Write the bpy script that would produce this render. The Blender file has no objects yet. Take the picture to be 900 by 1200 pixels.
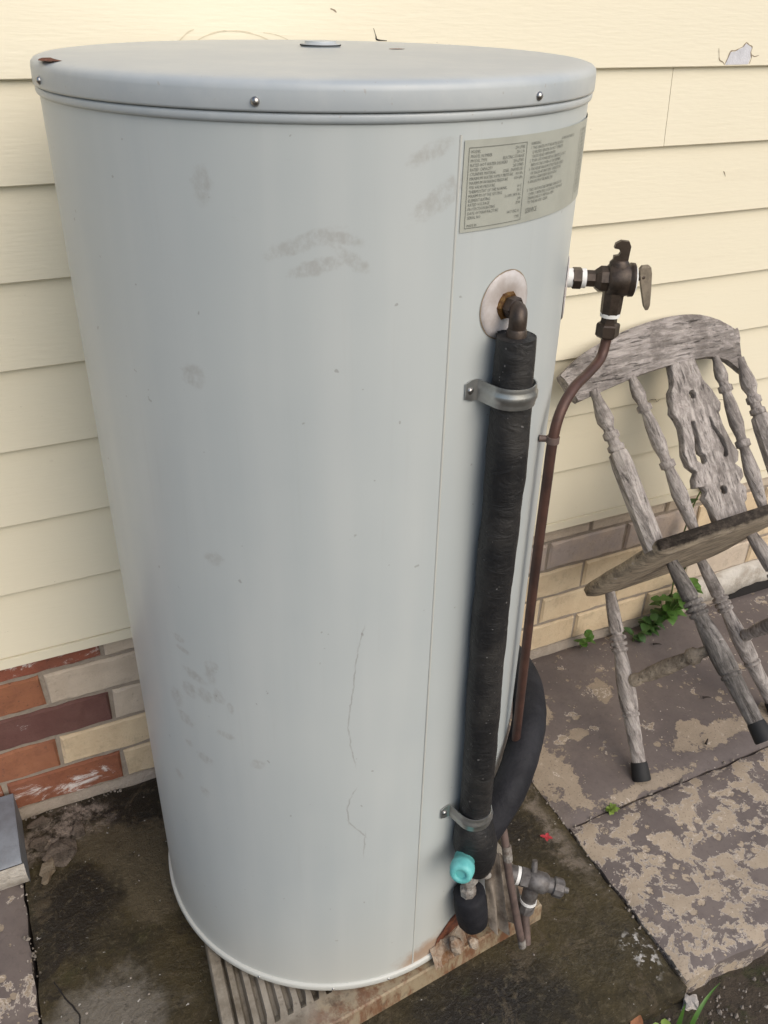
import bpy, bmesh, math, random
from mathutils import Vector, Matrix, noise as mn
random.seed(7)
C = bpy.context.scene.collection
sc = bpy.context.scene
PI = math.pi
R = math.radians

# ------------------------------------------------------------------ camera, sky, sun, exposure
cam_d = bpy.data.cameras.new('camera'); cam = bpy.data.objects.new('camera', cam_d); C.objects.link(cam)
yaw, pitch, roll = 0.4417, 0.5444, 0.0203
f = Vector((math.sin(yaw)*math.cos(pitch), math.cos(yaw)*math.cos(pitch), -math.sin(pitch)))
r0 = Vector((math.cos(yaw), -math.sin(yaw), 0)); u0 = r0.cross(f)
r1 = r0*math.cos(roll) + u0*math.sin(roll); u1 = u0*math.cos(roll) - r0*math.sin(roll)
cam.matrix_world = Matrix(((r1.x, u1.x, -f.x, -0.4179), (r1.y, u1.y, -f.y, -1.4242), (r1.z, u1.z, -f.z, 1.5228), (0, 0, 0, 1)))
cam_d.sensor_fit = 'VERTICAL'; cam_d.sensor_height = 36; cam_d.lens = 36*1014.46/1200
cam_d.clip_start = 0.02; cam_d.clip_end = 500
sc.camera = cam
SUN_EL, SUN_AZ = R(43), R(163)          # azimuth clockwise from +Y: light from the front right of the wall
w = bpy.data.worlds.new("World"); sc.world = w; w.use_nodes = True
nt = w.node_tree; nt.nodes.clear()
out = nt.nodes.new('ShaderNodeOutputWorld'); bg = nt.nodes.new('ShaderNodeBackground'); sky = nt.nodes.new('ShaderNodeTexSky')
sky.sky_type = 'NISHITA'; sky.sun_disc = False; sky.sun_elevation = SUN_EL; sky.sun_rotation = SUN_AZ
sky.air_density = 1.1; sky.dust_density = 2.5; sky.ozone_density = 0.8
bg.inputs['Strength'].default_value = 0.15
nt.links.new(sky.outputs[0], bg.inputs[0]); nt.links.new(bg.outputs[0], out.inputs[0])
sd = bpy.data.lights.new('sun', 'SUN'); sun = bpy.data.objects.new('sun', sd); C.objects.link(sun)
sd.energy = 1.5; sd.angle = R(62); sd.color = (1.0, 0.91, 0.77)
sdir = Vector((math.sin(SUN_AZ)*math.cos(SUN_EL), math.cos(SUN_AZ)*math.cos(SUN_EL), math.sin(SUN_EL)))
sun.rotation_euler = sdir.to_track_quat('Z', 'Y').to_euler(); sun.location = sdir*20
sc.view_settings.view_transform = 'Standard'; sc.view_settings.look = 'None'; sc.view_settings.gamma = 1
sc.view_settings.exposure = 0.18

# ------------------------------------------------------------------ object helpers
def link(name, me, m=None, parent=None):
    o = bpy.data.objects.new(name, me); C.objects.link(o)
    if m and len(me.materials) == 0: me.materials.append(m)
    if parent: o.parent = parent
    return o
def tag(o, label=None, cat=None, group=None, kind=None):
    if label: o['label'] = label
    if cat: o['category'] = cat
    if group: o['group'] = group
    if kind: o['kind'] = kind
    return o
def empty(name, loc=(0, 0, 0), label=None, cat=None, group=None):
    o = bpy.data.objects.new(name, None); C.objects.link(o); o.location = loc; o.empty_display_size = .05
    return tag(o, label, cat, group)
class MB:
    def __init__(s): s.v = []; s.f = []; s.smooth = []
    def add(s, vs, fs, smooth=False):
        b = len(s.v); s.v += [tuple(v) for v in vs]; s.f += [tuple(i+b for i in q) for q in fs]; s.smooth += [smooth]*len(fs)
    def box(s, a, b):
        x0, y0, z0 = a; x1, y1, z1 = b
        s.add([(x0,y0,z0),(x1,y0,z0),(x1,y1,z0),(x0,y1,z0),(x0,y0,z1),(x1,y0,z1),(x1,y1,z1),(x0,y1,z1)],
              [(0,3,2,1),(4,5,6,7),(0,1,5,4),(1,2,6,5),(2,3,7,6),(3,0,4,7)])
    def grid(s, P, close_u=False, close_v=False, smooth=True):
        n, m = len(P), len(P[0]); vs = [q for row in P for q in row]; fs = []
        for i in range(n if close_u else n-1):
            for j in range(m if close_v else m-1):
                a, b = i, (i+1) % n; c, d = j, (j+1) % m
                fs.append((a*m+c, b*m+c, b*m+d, a*m+d))
        s.add(vs, fs, smooth)
    def lathe(s, p0, p1, prof, n=20, cap=True, smooth=True, wob=None):
        """prof: list of (distance along p0->p1 as fraction, radius)"""
        p0 = Vector(p0); p1 = Vector(p1); ax = (p1-p0); L = ax.length; a = ax.normalized()
        t = Vector((0, 0, 1)) if abs(a.z) < .9 else Vector((1, 0, 0))
        e1 = a.cross(t).normalized(); e2 = a.cross(e1)
        rows = []
        for (k, rr) in prof:
            c = p0 + ax*k
            rows.append([c + (e1*math.cos(2*PI*j/n) + e2*math.sin(2*PI*j/n))*(rr*(1+(wob(k, j) if wob else 0))) for j in range(n)])
        s.grid(rows, close_v=True, smooth=smooth)
        if cap:
            b = len(s.v)
            s.add(rows[0], [tuple(range(n))]); s.add(rows[-1], [tuple(reversed(range(n)))])
        return s
    def tube(s, pts, rad, n=14, sub=6, wob=None, cap=True):
        P = smooth_path(pts, sub); rows = []
        prev = None
        for i, p in enumerate(P):
            t = (P[min(i+1, len(P)-1)] - P[max(i-1, 0)]).normalized()
            if prev is None:
                h = Vector((0, 0, 1)) if abs(t.z) < .9 else Vector((1, 0, 0)); e1 = t.cross(h).normalized()
            else: e1 = (prev - t*prev.dot(t)).normalized()
            prev = e1; e2 = t.cross(e1)
            k = i/(len(P)-1); rr = rad(k) if callable(rad) else rad
            rows.append([p + (e1*math.cos(2*PI*j/n)+e2*math.sin(2*PI*j/n))*(rr+(wob(p, j) if wob else 0)) for j in range(n)])
        s.grid(rows, close_v=True)
        if cap: s.add(rows[0], [tuple(range(n))]); s.add(rows[-1], [tuple(reversed(range(n)))])
        return s
    def build(s, name, m, parent=None, fix=True):
        me = bpy.data.meshes.new(name); me.from_pydata(s.v, [], s.f)
        if fix:
            bm = bmesh.new(); bm.from_mesh(me); bmesh.ops.recalc_face_normals(bm, faces=bm.faces); bm.to_mesh(me); bm.free()
        me.polygons.foreach_set('use_smooth', s.smooth); me.update()
        return link(name, me, m, parent)
def smooth_path(pts, sub):
    P = [Vector(p) for p in pts]
    if sub <= 1: return P
    o = []
    for i in range(len(P)-1):
        a, b, c, d = P[max(i-1, 0)], P[i], P[i+1], P[min(i+2, len(P)-1)]
        for k in range(sub):
            t = k/sub
            o.append(.5*((2*b)+(c-a)*t+(2*a-5*b+4*c-d)*t*t+(3*b-a-3*c+d)*t**3))
    return o+[P[-1]]
def N3(p, s=1.0, seed=0.0): return mn.noise(Vector((p[0]*s+seed, p[1]*s-seed*.7, p[2]*s+seed*1.3)))

# ------------------------------------------------------------------ material helpers
class NT:
    def __init__(s, name, rough=.6, metal=0.0, spec=.5):
        s.m = bpy.data.materials.new(name); s.m.use_nodes = True; s.t = s.m.node_tree
        s.b = s.t.nodes['Principled BSDF']; s.b.inputs['Roughness'].default_value = rough; s.b.inputs['Metallic'].default_value = metal
        s.b.inputs['Specular IOR Level'].default_value = spec
        s.tc = s.t.nodes.new('ShaderNodeTexCoord')
    def n(s, t): return s.t.nodes.new(t)
    def l(s, a, b): s.t.links.new(a, b)
    def set(s, sock, v):
        if hasattr(v, 'is_linked') or isinstance(v, bpy.types.NodeSocket): s.l(v, sock)
        elif isinstance(v, (tuple, list)) and len(v) == 3 and sock.type == 'RGBA': sock.default_value = (*v, 1)
        else: sock.default_value = v
    @property
    def obj(s): return s.tc.outputs['Object']
    def map(s, vec, scale=(1,1,1), loc=(0,0,0), rot=(0,0,0)):
        k = s.n('ShaderNodeMapping'); s.l(vec, k.inputs[0]); k.inputs['Scale'].default_value = scale; k.inputs['Location'].default_value = loc; k.inputs['Rotation'].default_value = rot
        return k.outputs[0]
    def noise(s, scale, detail=5, rough=.6, vec=None, dist=0, col=False):
        k = s.n('ShaderNodeTexNoise'); s.l(vec if vec is not None else s.obj, k.inputs['Vector'])
        k.inputs['Scale'].default_value = scale; k.inputs['Detail'].default_value = detail; k.inputs['Roughness'].default_value = rough; k.inputs['Distortion'].default_value = dist
        return k.outputs['Color' if col else 'Fac']
    def voro(s, scale, vec=None, feature='F1', out='Distance', rnd=1):
        k = s.n('ShaderNodeTexVoronoi'); k.feature = feature; s.l(vec if vec is not None else s.obj, k.inputs['Vector']); k.inputs['Scale'].default_value = scale; k.inputs['Randomness'].default_value = rnd
        return k.outputs[out]
    def math(s, op, a, b=0.0, c=None):
        k = s.n('ShaderNodeMath'); k.operation = op; s.set(k.inputs[0], a); s.set(k.inputs[1], b)
        if c is not None: s.set(k.inputs[2], c)
        return k.outputs[0]
    def step(s, v, lo, hi):
        k = s.n('ShaderNodeMapRange'); k.interpolation_type = 'SMOOTHSTEP'; s.set(k.inputs['Value'], v)
        k.inputs['From Min'].default_value = lo; k.inputs['From Max'].default_value = hi
        return k.outputs[0]
    def mix(s, fac, a, b, mode='MIX'):
        k = s.n('ShaderNodeMix'); k.data_type = 'RGBA'; k.blend_type = mode; s.set(k.inputs['Factor'], fac); s.set(k.inputs[6], a); s.set(k.inputs[7], b)
        return k.outputs[2]
    def spot(s, vec, loc, size, rotz=0, soft=.35, wob=None):
        """elliptic mask: 1 inside an ellipse of half-axes size round loc"""
        k = s.n('ShaderNodeMapping'); k.vector_type = 'TEXTURE'; s.l(vec, k.inputs[0])
        k.inputs['Location'].default_value = loc; k.inputs['Scale'].default_value = size; k.inputs['Rotation'].default_value = (0, 0, rotz)
        d = s.n('ShaderNodeVectorMath'); d.operation = 'LENGTH'; s.l(k.outputs[0], d.inputs[0]); v = d.outputs['Value']
        if wob is not None: v = s.math('ADD', v, wob)
        return s.math('SUBTRACT', 1.0, s.step(v, 1-soft, 1+soft))
    def mx(s, a, b): return s.math('MAXIMUM', a, b)
    def mul(s, a, b): return s.math('MULTIPLY', a, b)
    def warp(s, amt, scale, vec=None):
        vec = vec if vec is not None else s.obj
        c = s.noise(scale, 3, .6, vec, col=True)
        a = s.n('ShaderNodeVectorMath'); a.operation = 'SUBTRACT'; s.l(c, a.inputs[0]); a.inputs[1].default_value = (.5,.5,.5)
        b = s.n('ShaderNodeVectorMath'); b.operation = 'MULTIPLY_ADD'; s.l(a.outputs[0], b.inputs[0]); b.inputs[1].default_value = (amt,)*3; s.l(vec, b.inputs[2])
        return b.outputs[0]
    def color(s, c): s.set(s.b.inputs['Base Color'], c); return s
    def rough(s, v): s.set(s.b.inputs['Roughness'], v); return s
    def bump(s, h, strength=.3, dist=.002):
        k = s.n('ShaderNodeBump'); k.inputs['Strength'].default_value = strength; k.inputs['Distance'].default_value = dist
        s.l(h, k.inputs['Height']); s.l(k.outputs[0], s.b.inputs['Normal']); return s
    def rnd(s): return s.n('ShaderNodeObjectInfo').outputs['Random']
    def fin(s): return s.m

def mat_paint_wall():
    s = NT('cream_paint', .42)
    d = s.step(s.noise(2.2, 6, .65), .45, .75)
    c = s.mix(s.mul(d, .30), (.775, .715, .555), (.735, .67, .51))
    k = s.step(s.noise(38, 3, .6), .70, .78)
    c = s.mix(s.mul(k, .22), c, (.5, .43, .33))
    k2 = s.step(s.noise(6, 7, .75, s.map(s.obj, (.35, 1, 3))), .56, .75)
    c = s.mix(s.mul(k2, .20), c, (.60, .52, .39))
    k3 = s.step(s.noise(120, 2, .5), .765, .79)
    c = s.mix(s.mul(k3, .5), c, (.32, .27, .2))
    c = s.mix(s.mul(s.rnd(), .12), c, (.80, .745, .59))
    s.color(c).bump(s.math('ADD', s.noise(220, 2, .5, s.map(s.obj, (.12, 1, 1))), s.noise(5, 3)), .25, .0015)
    return s.fin()
def mat_brick(name, c1, c2, wash=0.0, rough=.8, speck=.3):
    s = NT(name, rough)
    o = s.n('ShaderNodeObjectInfo'); a = s.n('ShaderNodeVectorMath'); a.operation = 'ADD'; s.l(s.obj, a.inputs[0]); s.l(o.outputs['Location'], a.inputs[1]); v = a.outputs[0]
    c = s.mix(s.step(s.noise(14, 6, .65, v), .35, .7), c1, c2)
    c = s.mix(s.mul(s.rnd(), .25), c, tuple(x*.8 for x in c2))
    c = s.mix(s.mul(s.step(s.noise(150, 2, .6, v), .62, .72), speck), c, (.06, .035, .03))
    c = s.mix(s.mul(s.step(s.noise(60, 5, .75, v), .60, .70), .45), c, tuple(x*.42 for x in c2))
    c = s.mix(s.mul(s.step(s.noise(5, 5, .7, v), .5, .75), .4), c, tuple(min(1, x*1.25+.02) for x in c1))
    if wash:
        wn = s.step(s.noise(12, 10, .8, s.map(v, (.7, 1, 1.7)), .6), .66-wash*.22, .74-wash*.2)
        c = s.mix(s.mul(wn, .85), c, (.75, .71, .68))
    c = s.mix(s.mul(s.step(s.noise(22, 7, .75, v), .52, .68), .35), c, tuple(x*.55 for x in c2))
    s.color(c).bump(s.math('ADD', s.noise(110, 6, .75, v), s.noise(28, 4, .7, v)), .8, .003)
    return s.fin()
def mat_mortar():
    s = NT('mortar', .95)
    s.color(s.mix(s.noise(40, 6, .7), (.25, .205, .165), (.45, .39, .32))).bump(s.math('ADD', s.noise(160, 5, .7), s.noise(45, 5, .7)), 1.0, .005)
    return s.fin()

def mat_tank():
    s = NT('tank_enamel', .3, 0, .5)
    uv = s.n('ShaderNodeUVMap'); uv.uv_map = 'UVMap'; U = s.map(uv.outputs[0], (.56, 1, 1))     # arc length and height in metres
    W = s.warp(.008, 45, U)
    k = .0056   # metres of arc per degree; warped a little so that no stain is a clean ellipse
    edge_n = s.mul(s.math('SUBTRACT', s.noise(65, 5, .7, s.map(s.obj, (1, 1, 1.6))), .5), 1.5)
    def el(az, z, wm, hm, rot=0, soft=.3): return s.spot(W, (az*k, z, 0), (wm*1.05, hm*1.05, 1), rot*12, .32, edge_n)
    c = s.mix(s.step(s.noise(3.2, 4, .5), .1, .9), (.415, .455, .460), (.50, .530, .517))
    c = s.mix(s.mul(s.step(s.noise(2.0, 2, .5, s.map(s.obj, (1, 1, .45), (3, 1, 2))), .2, .95), .5), c, (.40, .44, .46))
    streak = s.step(s.noise(7, 2, .45, s.map(s.obj, (3.2, 3.2, .25))), .3, .95)
    c = s.mix(s.mul(streak, .32), c, (.60, .61, .59))
    sm = None
    for e in ((-114.5,1.312,.036,.0075,.03), (-108,1.318,.020,.006,-.02), (-112,1.289,.026,.007,.02), (-106,1.296,.020,.006,-.05), (-131.6,1.362,.010,.016,0), (-92,1.392,.022,.007,.03),
              (-137,1.164,.012,.012,0), (-136.6,.927,.012,.008,0), (-150,.774,.010,.005,-.01), (-149,.756,.011,.004,-.02), (-146,.718,.020,.007,-.02), (-148.5,.686,.012,.012,0), (-143.4,.6895,.013,.010,0),
              (-139.2,.6966,.008,.011,0), (-141,.735,.008,.018,0), (-151.3,.622,.015,.010,-.02), (-138.2,.627,.013,.006,0), (-151.3,.573,.008,.006,0), (-130,.587,.0105,.008,.04), (-139.7,.7516,.006,.006,0),
              (-136.1,.683,.005,.010,0), (-147.7,.4827,.009,.010,0), (-158,.48,.010,.008,0), (-146,.56,.013,.008,0), (-154,.655,.012,.016,0), (-90,1.35,.03,.01,.05)):
        az, z, wm, hm, rot = e
        q = el(az, z, wm, hm, rot)
        sm = q if sm is None else s.mx(sm, q)
    grain = s.step(s.noise(130, 4, .7, s.map(s.obj, (1, 1, .7))), .25, .7)
    c = s.mix(s.mul(sm, s.mul(grain, .50)), c, (.31, .295, .275))
    # scuff lines
    Wl = s.warp(.006, 70, U)
    def lines(pts, wd):
        r_ = None
        for (a, b) in zip(pts[:-1], pts[1:]):
            du = (b[0]-a[0])*k; dv = b[1]-a[1]; L = math.hypot(du, dv)
            q = s.spot(Wl, ((a[0]+b[0])/2*k, (a[1]+b[1])/2, 0), (L*.62, wd, 1), math.atan2(dv, du), .6)
            r_ = q if r_ is None else s.mx(r_, q)
        return r_
    ln = s.mx(lines([(-103.4,.835),(-104.6,.806),(-105.3,.775),(-105.7,.74),(-106.6,.70),(-107,.67),(-106.3,.63),(-105.4,.60)], .0009),
              lines([(-105.2,.545),(-106.6,.528),(-107.3,.508),(-107,.48),(-105,.462),(-102.6,.443),(-103,.404)], .0010))
    c = s.mix(s.mul(ln, s.mul(s.step(s.noise(45, 3), .3, .5), .6)), c, (.27, .26, .25))
    fs_ = s.step(s.noise(16, 6, .7, s.map(s.obj, (6, 6, .22), (2, 7, 1))), .56, .80)
    c = s.mix(s.mul(fs_, .16), c, (.36, .355, .33))
    hz = s.step(s.noise(38, 5, .75, s.map(s.obj, (.5, .5, 2.4), (7, 2, 5))), .62, .80)
    c = s.mix(s.mul(hz, s.mul(s.step(s.noise(4, 3), .45, .7), .35)), c, (.33, .33, .32))
    dots = s.mul(s.step(s.noise(75, 2, .5), .745, .765), .5)
    c = s.mix(dots, c, (.22, .21, .2))
    # rust run round the cut-out at the foot
    rw = s.mul(s.noise(45, 5, .7), .9)
    rz = s.spot(U, (-79*k, .066, 0), (.070, .046, 1), 0, .35, s.math('SUBTRACT', rw, .45))
    c = s.mix(s.mul(rz, .9), c, s.mix(s.noise(70, 5, .7), (.17, .055, .015), (.36, .17, .06)))
    # warmer, paler tone towards the foot
    sep = s.n('ShaderNodeSeparateXYZ'); s.l(U, sep.inputs[0])
    low = s.math('SUBTRACT', 1.0, s.step(s.math('ADD', sep.outputs[1], s.mul(s.noise(6, 5), .15)), .05, .42))
    c = s.mix(s.mul(low, .45), c, (.56, .53, .45))
    s.color(c).rough(s.math('MULTIPLY_ADD', s.noise(5, 2), .16, .27)).bump(s.noise(5, 2), .05, .004)
    return s.fin()
def mat_lid():
    s = NT('lid_enamel', .34)
    c = s.mix(s.step(s.noise(5, 6, .7), .4, .7), (.38, .415, .435), (.46, .485, .485))
    c = s.mix(s.mul(s.step(s.noise(11, 4, .6), .60, .66), .4), c, (.44, .47, .48))
    c = s.mix(s.mul(s.step(s.noise(160, 2), .70, .75), .5), c, (.3, .27, .24))
    s.color(c).bump(s.noise(8, 3), .08, .004)
    return s.fin()
def mat_simple(name, c, rough=.6, metal=0, var=.25, scale=30, c2=None, bump=.2, bd=.001, spec=.5):
    s = NT(name, rough, metal, spec)
    c2 = c2 or tuple(x*(1-var) for x in c)
    s.color(s.mix(s.step(s.noise(scale, 5, .65), .35, .7), c, c2))
    if bump: s.bump(s.noise(scale*5, 4, .65), bump, bd)
    return s.fin()
def mat_black_wrap():
    s = NT('black_wrap', .52, 0, .4)
    c = s.mix(s.step(s.noise(12, 6, .7), .4, .7), (.012, .012, .013), (.035, .033, .031))
    c = s.mix(s.mul(s.step(s.noise(130, 2), .70, .74), .55), c, (.25, .24, .23))
    s.color(c).bump(s.noise(26, 4, .6, s.map(s.obj, (1, 1, 2.2), (0, 0, 0), (.5, .3, 0)), 1.5), .46, .006)
    return s.fin()
def mat_wood(name, a, b, dark, grain=(9, 60, 60), edge=False):
    s = NT(name, .9, 0, .25)
    v = s.map(s.obj, grain)
    n1 = s.noise(1.6, 8, .72, v, .5); n2 = s.noise(5, 6, .7, v)
    c = s.mix(s.step(n1, .35, .68), a, b)
    c = s.mix(s.mul(s.step(s.noise(9, 6, .7), .55, .72), .6), c, dark)
    c = s.mix(s.mul(s.step(n2, .62, .72), .5), c, dark)
    c = s.mix(s.mul(s.step(s.noise(30, 5, .7, s.map(s.obj, (1, 2, 2))), .62, .70), .7), c, (.52, .46, .43))
    c = s.mix(s.mul(s.step(s.noise(4, 6, .75, s.map(s.obj, (1, 1, 1), (5, 5, 5))), .50, .60), .45), c, dark)
    ck = s.step(s.noise(1.1, 5, .65, s.map(s.obj, tuple(g_*(2.4 if g_ > 20 else .7) for g_ in grain), (9, 4, 2))), .60, .635)
    c = s.mix(s.mul(ck, .45), c, tuple(x*.55 for x in dark))
    if edge:    # the rear edge, turned to the weather, has gone dark
        sp_ = s.n('ShaderNodeSeparateXYZ'); s.l(s.obj, sp_.inputs[0])
        e = s.math('SUBTRACT', 1.0, s.step(s.math('ADD', sp_.outputs[1], s.mul(s.noise(25, 5), .03)), .008, .020))
        e = s.mul(e, s.step(s.math('ADD', sp_.outputs[2], s.mul(s.noise(30, 5), .016)), -.020, -.012))
        c = s.mix(s.mul(e, .95), c, s.mix(s.step(s.noise(45, 6, .7), .4, .75), (.016, .012, .010), (.10, .08, .065)))
    s.color(c).bump(s.math('SUBTRACT', s.math('ADD', n1, s.mul(n2, .6)), s.mul(ck, .8)), .9, .005)
    return s.fin()
def slab_purple(name, flake, edge=None, fs=6.5, chip=.10, br=1.0):
    s = NT(name, .78)
    w_ = s.warp(.06, 9)
    big = s.noise(fs, 9, .68, w_)
    fl = s.step(big, flake, flake+.012)
    sp = s.step(s.noise(34, 5, .6), .665, .675)
    fl = s.mx(fl, sp)
    vd = s.math('ADD', s.voro(30, s.warp(.012, 40)), s.mul(s.math('SUBTRACT', s.noise(60, 5, .7), .5), .25))
    chips = s.math('SUBTRACT', 1.0, s.step(vd, .26, .29))
    fl = s.mx(fl, s.mul(chips, s.step(big, flake-chip, flake-chip+.02)))
    vd2 = s.math('SUBTRACT', 1.0, s.step(s.math('ADD', s.voro(70), s.mul(s.noise(90, 3), .2)), .26, .30))
    fl = s.mx(fl, s.mul(vd2, s.step(big, flake-chip*.8, flake-chip*.8+.02)))
    if edge:
        for (x, y, a, b) in edge:
            e = s.spot(w_, (x, y, 0), (a, b, 1), 0, .25, s.mul(s.math('SUBTRACT', s.noise(17, 9, .76), .5), 4.0))
            fl = s.mx(fl, s.step(e, .5, .56))
    pur = s.mix(s.step(s.noise(3.5, 7, .7), .35, .7), (.115, .095, .090), (.175, .145, .132))
    pur = s.mix(s.mul(s.step(s.noise(90, 5, .75), .5, .7), .35), pur, (.07, .056, .052))
    pur = s.mix(s.mul(s.step(s.noise(8, 6, .7), .55, .75), .5), pur, (.205, .172, .145))
    tan = s.mix(s.noise(20, 8, .75), tuple(x*br for x in (.20, .160, .116)), tuple(x*br for x in (.39, .32, .245)))
    tan = s.mix(s.mul(s.step(s.noise(70, 6, .75), .55, .72), .5), tan, (.55, .48, .40))
    tan = s.mix(s.mul(s.step(s.noise(210, 2), .6, .68), .6), tan, (.12, .09, .07))
    c = s.mix(fl, pur, tan)
    c = s.mix(s.mul(s.step(s.noise(75, 3, .6), .70, .725), .8), c, (.62, .55, .48))
    rim = s.mul(s.step(big, flake-.012, flake), s.math('SUBTRACT', 1.0, s.step(big, flake+.004, flake+.02)))
    c = s.mix(s.mul(rim, .75), c, (.60, .53, .46))
    h = s.math('ADD', s.mul(fl, -.8), s.mul(s.noise(120, 4, .7), .25))
    s.color(c).bump(h, .6, .003)
    return s.fin()
def mat_wet():
    s = NT('wet_slab', .7, 0, .42)
    w_ = s.warp(.10, 7); wob = s.mul(s.math('SUBTRACT', s.noise(9, 8, .7), .5), 2.2)
    c = s.mix(s.step(s.noise(4, 9, .7), .32, .68), (.016, .012, .005), (.064, .048, .018))
    c = s.mix(s.mul(s.step(s.noise(12, 8, .72), .52, .68), .5), c, (.085, .066, .040))
    dk = s.mx(s.mx(s.spot(w_, (-.36, -.07, 0), (.18, .10, 1), 0, .5, wob), s.spot(w_, (-.50, -.24, 0), (.08, .10, 1), 0, .5, wob)), s.mx(s.spot(w_, (.12, -.75, 0), (.14, .06, 1), 0, .5, wob), s.spot(w_, (.36, -.40, 0), (.05, .10, 1), 0, .5, wob)))
    c = s.mix(s.mul(dk, .85), c, (.010, .0075, .005))
    moss = s.step(s.noise(6, 8, .7, s.map(s.obj, (1, 1, 1), (4, 2, 0))), .56, .70)
    c = s.mix(s.mul(moss, .55), c, (.050, .048, .012))
    blot = s.step(s.noise(7, 9, .75, s.map(s.obj, (1, 1, 1), (11, 3, 0)), 1.0), .56, .60)
    c = s.mix(s.mul(blot, .55), c, s.mix(s.noise(40, 7, .75), (.055, .040, .024), (.13, .10, .062)))
    blk = s.step(s.noise(6, 9, .75, s.map(s.obj, (1, 1, 1), (21, 8, 0)), 1.0), .55, .63)
    c = s.mix(s.mul(blk, .75), c, (.012, .008, .005))
    # tan run-off band beside the tank, dry grey patch at the front left, pale crust by the wall
    band = s.mx(s.spot(w_, (-.36, -.24, 0), (.06, .12, 1), .45, .3, wob), s.spot(w_, (-.40, -.13, 0), (.10, .05, 1), -.3, .3, wob))
    c = s.mix(s.mul(band, .75), c, s.mix(s.noise(25, 6, .7), (.07, .055, .032), (.135, .108, .064)))
    dry = s.spot(w_, (-.50, -.52, 0), (.11, .09, 1), .3, .35, wob)
    c = s.mix(s.mul(dry, .85), c, s.mix(s.noise(30, 8, .75), (.09, .08, .065), (.25, .225, .19)))
    cr = s.mx(s.spot(w_, (-.50, -.05, 0), (.10, .05, 1), .2, .4, wob), s.mul(s.spot(w_, (.44, -.30, 0), (.03, .3, 1), 0, .4, wob), .5))
    c = s.mix(s.mul(cr, s.mul(s.step(s.noise(28, 7, .75), .4, .6), .85)), c, (.36, .30, .25))
    sp = s.mul(s.step(s.noise(95, 3, .6), .70, .73), .8)
    c = s.mix(sp, c, (.5, .48, .45))
    fr = s.spot(w_, (.435, -.775, 0), (.025, .045, 1), 0, .4, wob)
    c = s.mix(s.mul(fr, s.mul(s.step(s.noise(60, 5, .7), .52, .6), .9)), c, (.55, .53, .5))
    fine = s.noise(70, 6, .75)
    c = s.mix(s.mul(s.step(fine, .52, .66), .40), c, (.14, .115, .07))
    c = s.mix(s.mul(s.step(s.noise(48, 6, .75, s.map(s.obj, (1, 1, 1), (6, 6, 6))), .54, .68), .6), c, (.010, .007, .004))
    wet = s.step(s.noise(5, 6, .7, s.map(s.obj, (1, 1, 1), (1, 7, 0))), .46, .62)
    rg = s.math('SUBTRACT', .80, s.mul(s.mx(wet, dk), .42))
    s.color(c).rough(rg).bump(s.math('ADD', s.noise(35, 8, .72), s.mul(s.noise(110, 5, .75), .5)), .9, .008)
    return s.fin()
def mat_soil():
    s = NT('soil', .95)
    c = s.mix(s.noise(30, 9, .75), (.035, .026, .018), (.15, .115, .08))
    c = s.mix(s.mul(s.step(s.noise(9, 6, .7), .52, .64), .7), c, (.06, .07, .018))
    c = s.mix(s.mul(s.step(s.noise(80, 3), .68, .72), .6), c, (.35, .31, .27))
    s.color(c).bump(s.math('ADD', s.noise(60, 8, .75), s.noise(18, 6, .7)), 1.0, .02)
    return s.fin()
def mat_leaf(name, a, b):
    s = NT(name, .5)
    c = s.mix(s.noise(60, 3), a, b); c = s.mix(s.mul(s.rnd(), .4), c, tuple(x*.6 for x in a))
    s.color(c); s.b.inputs['Subsurface Weight'].default_value = 0
    return s.fin()

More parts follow.
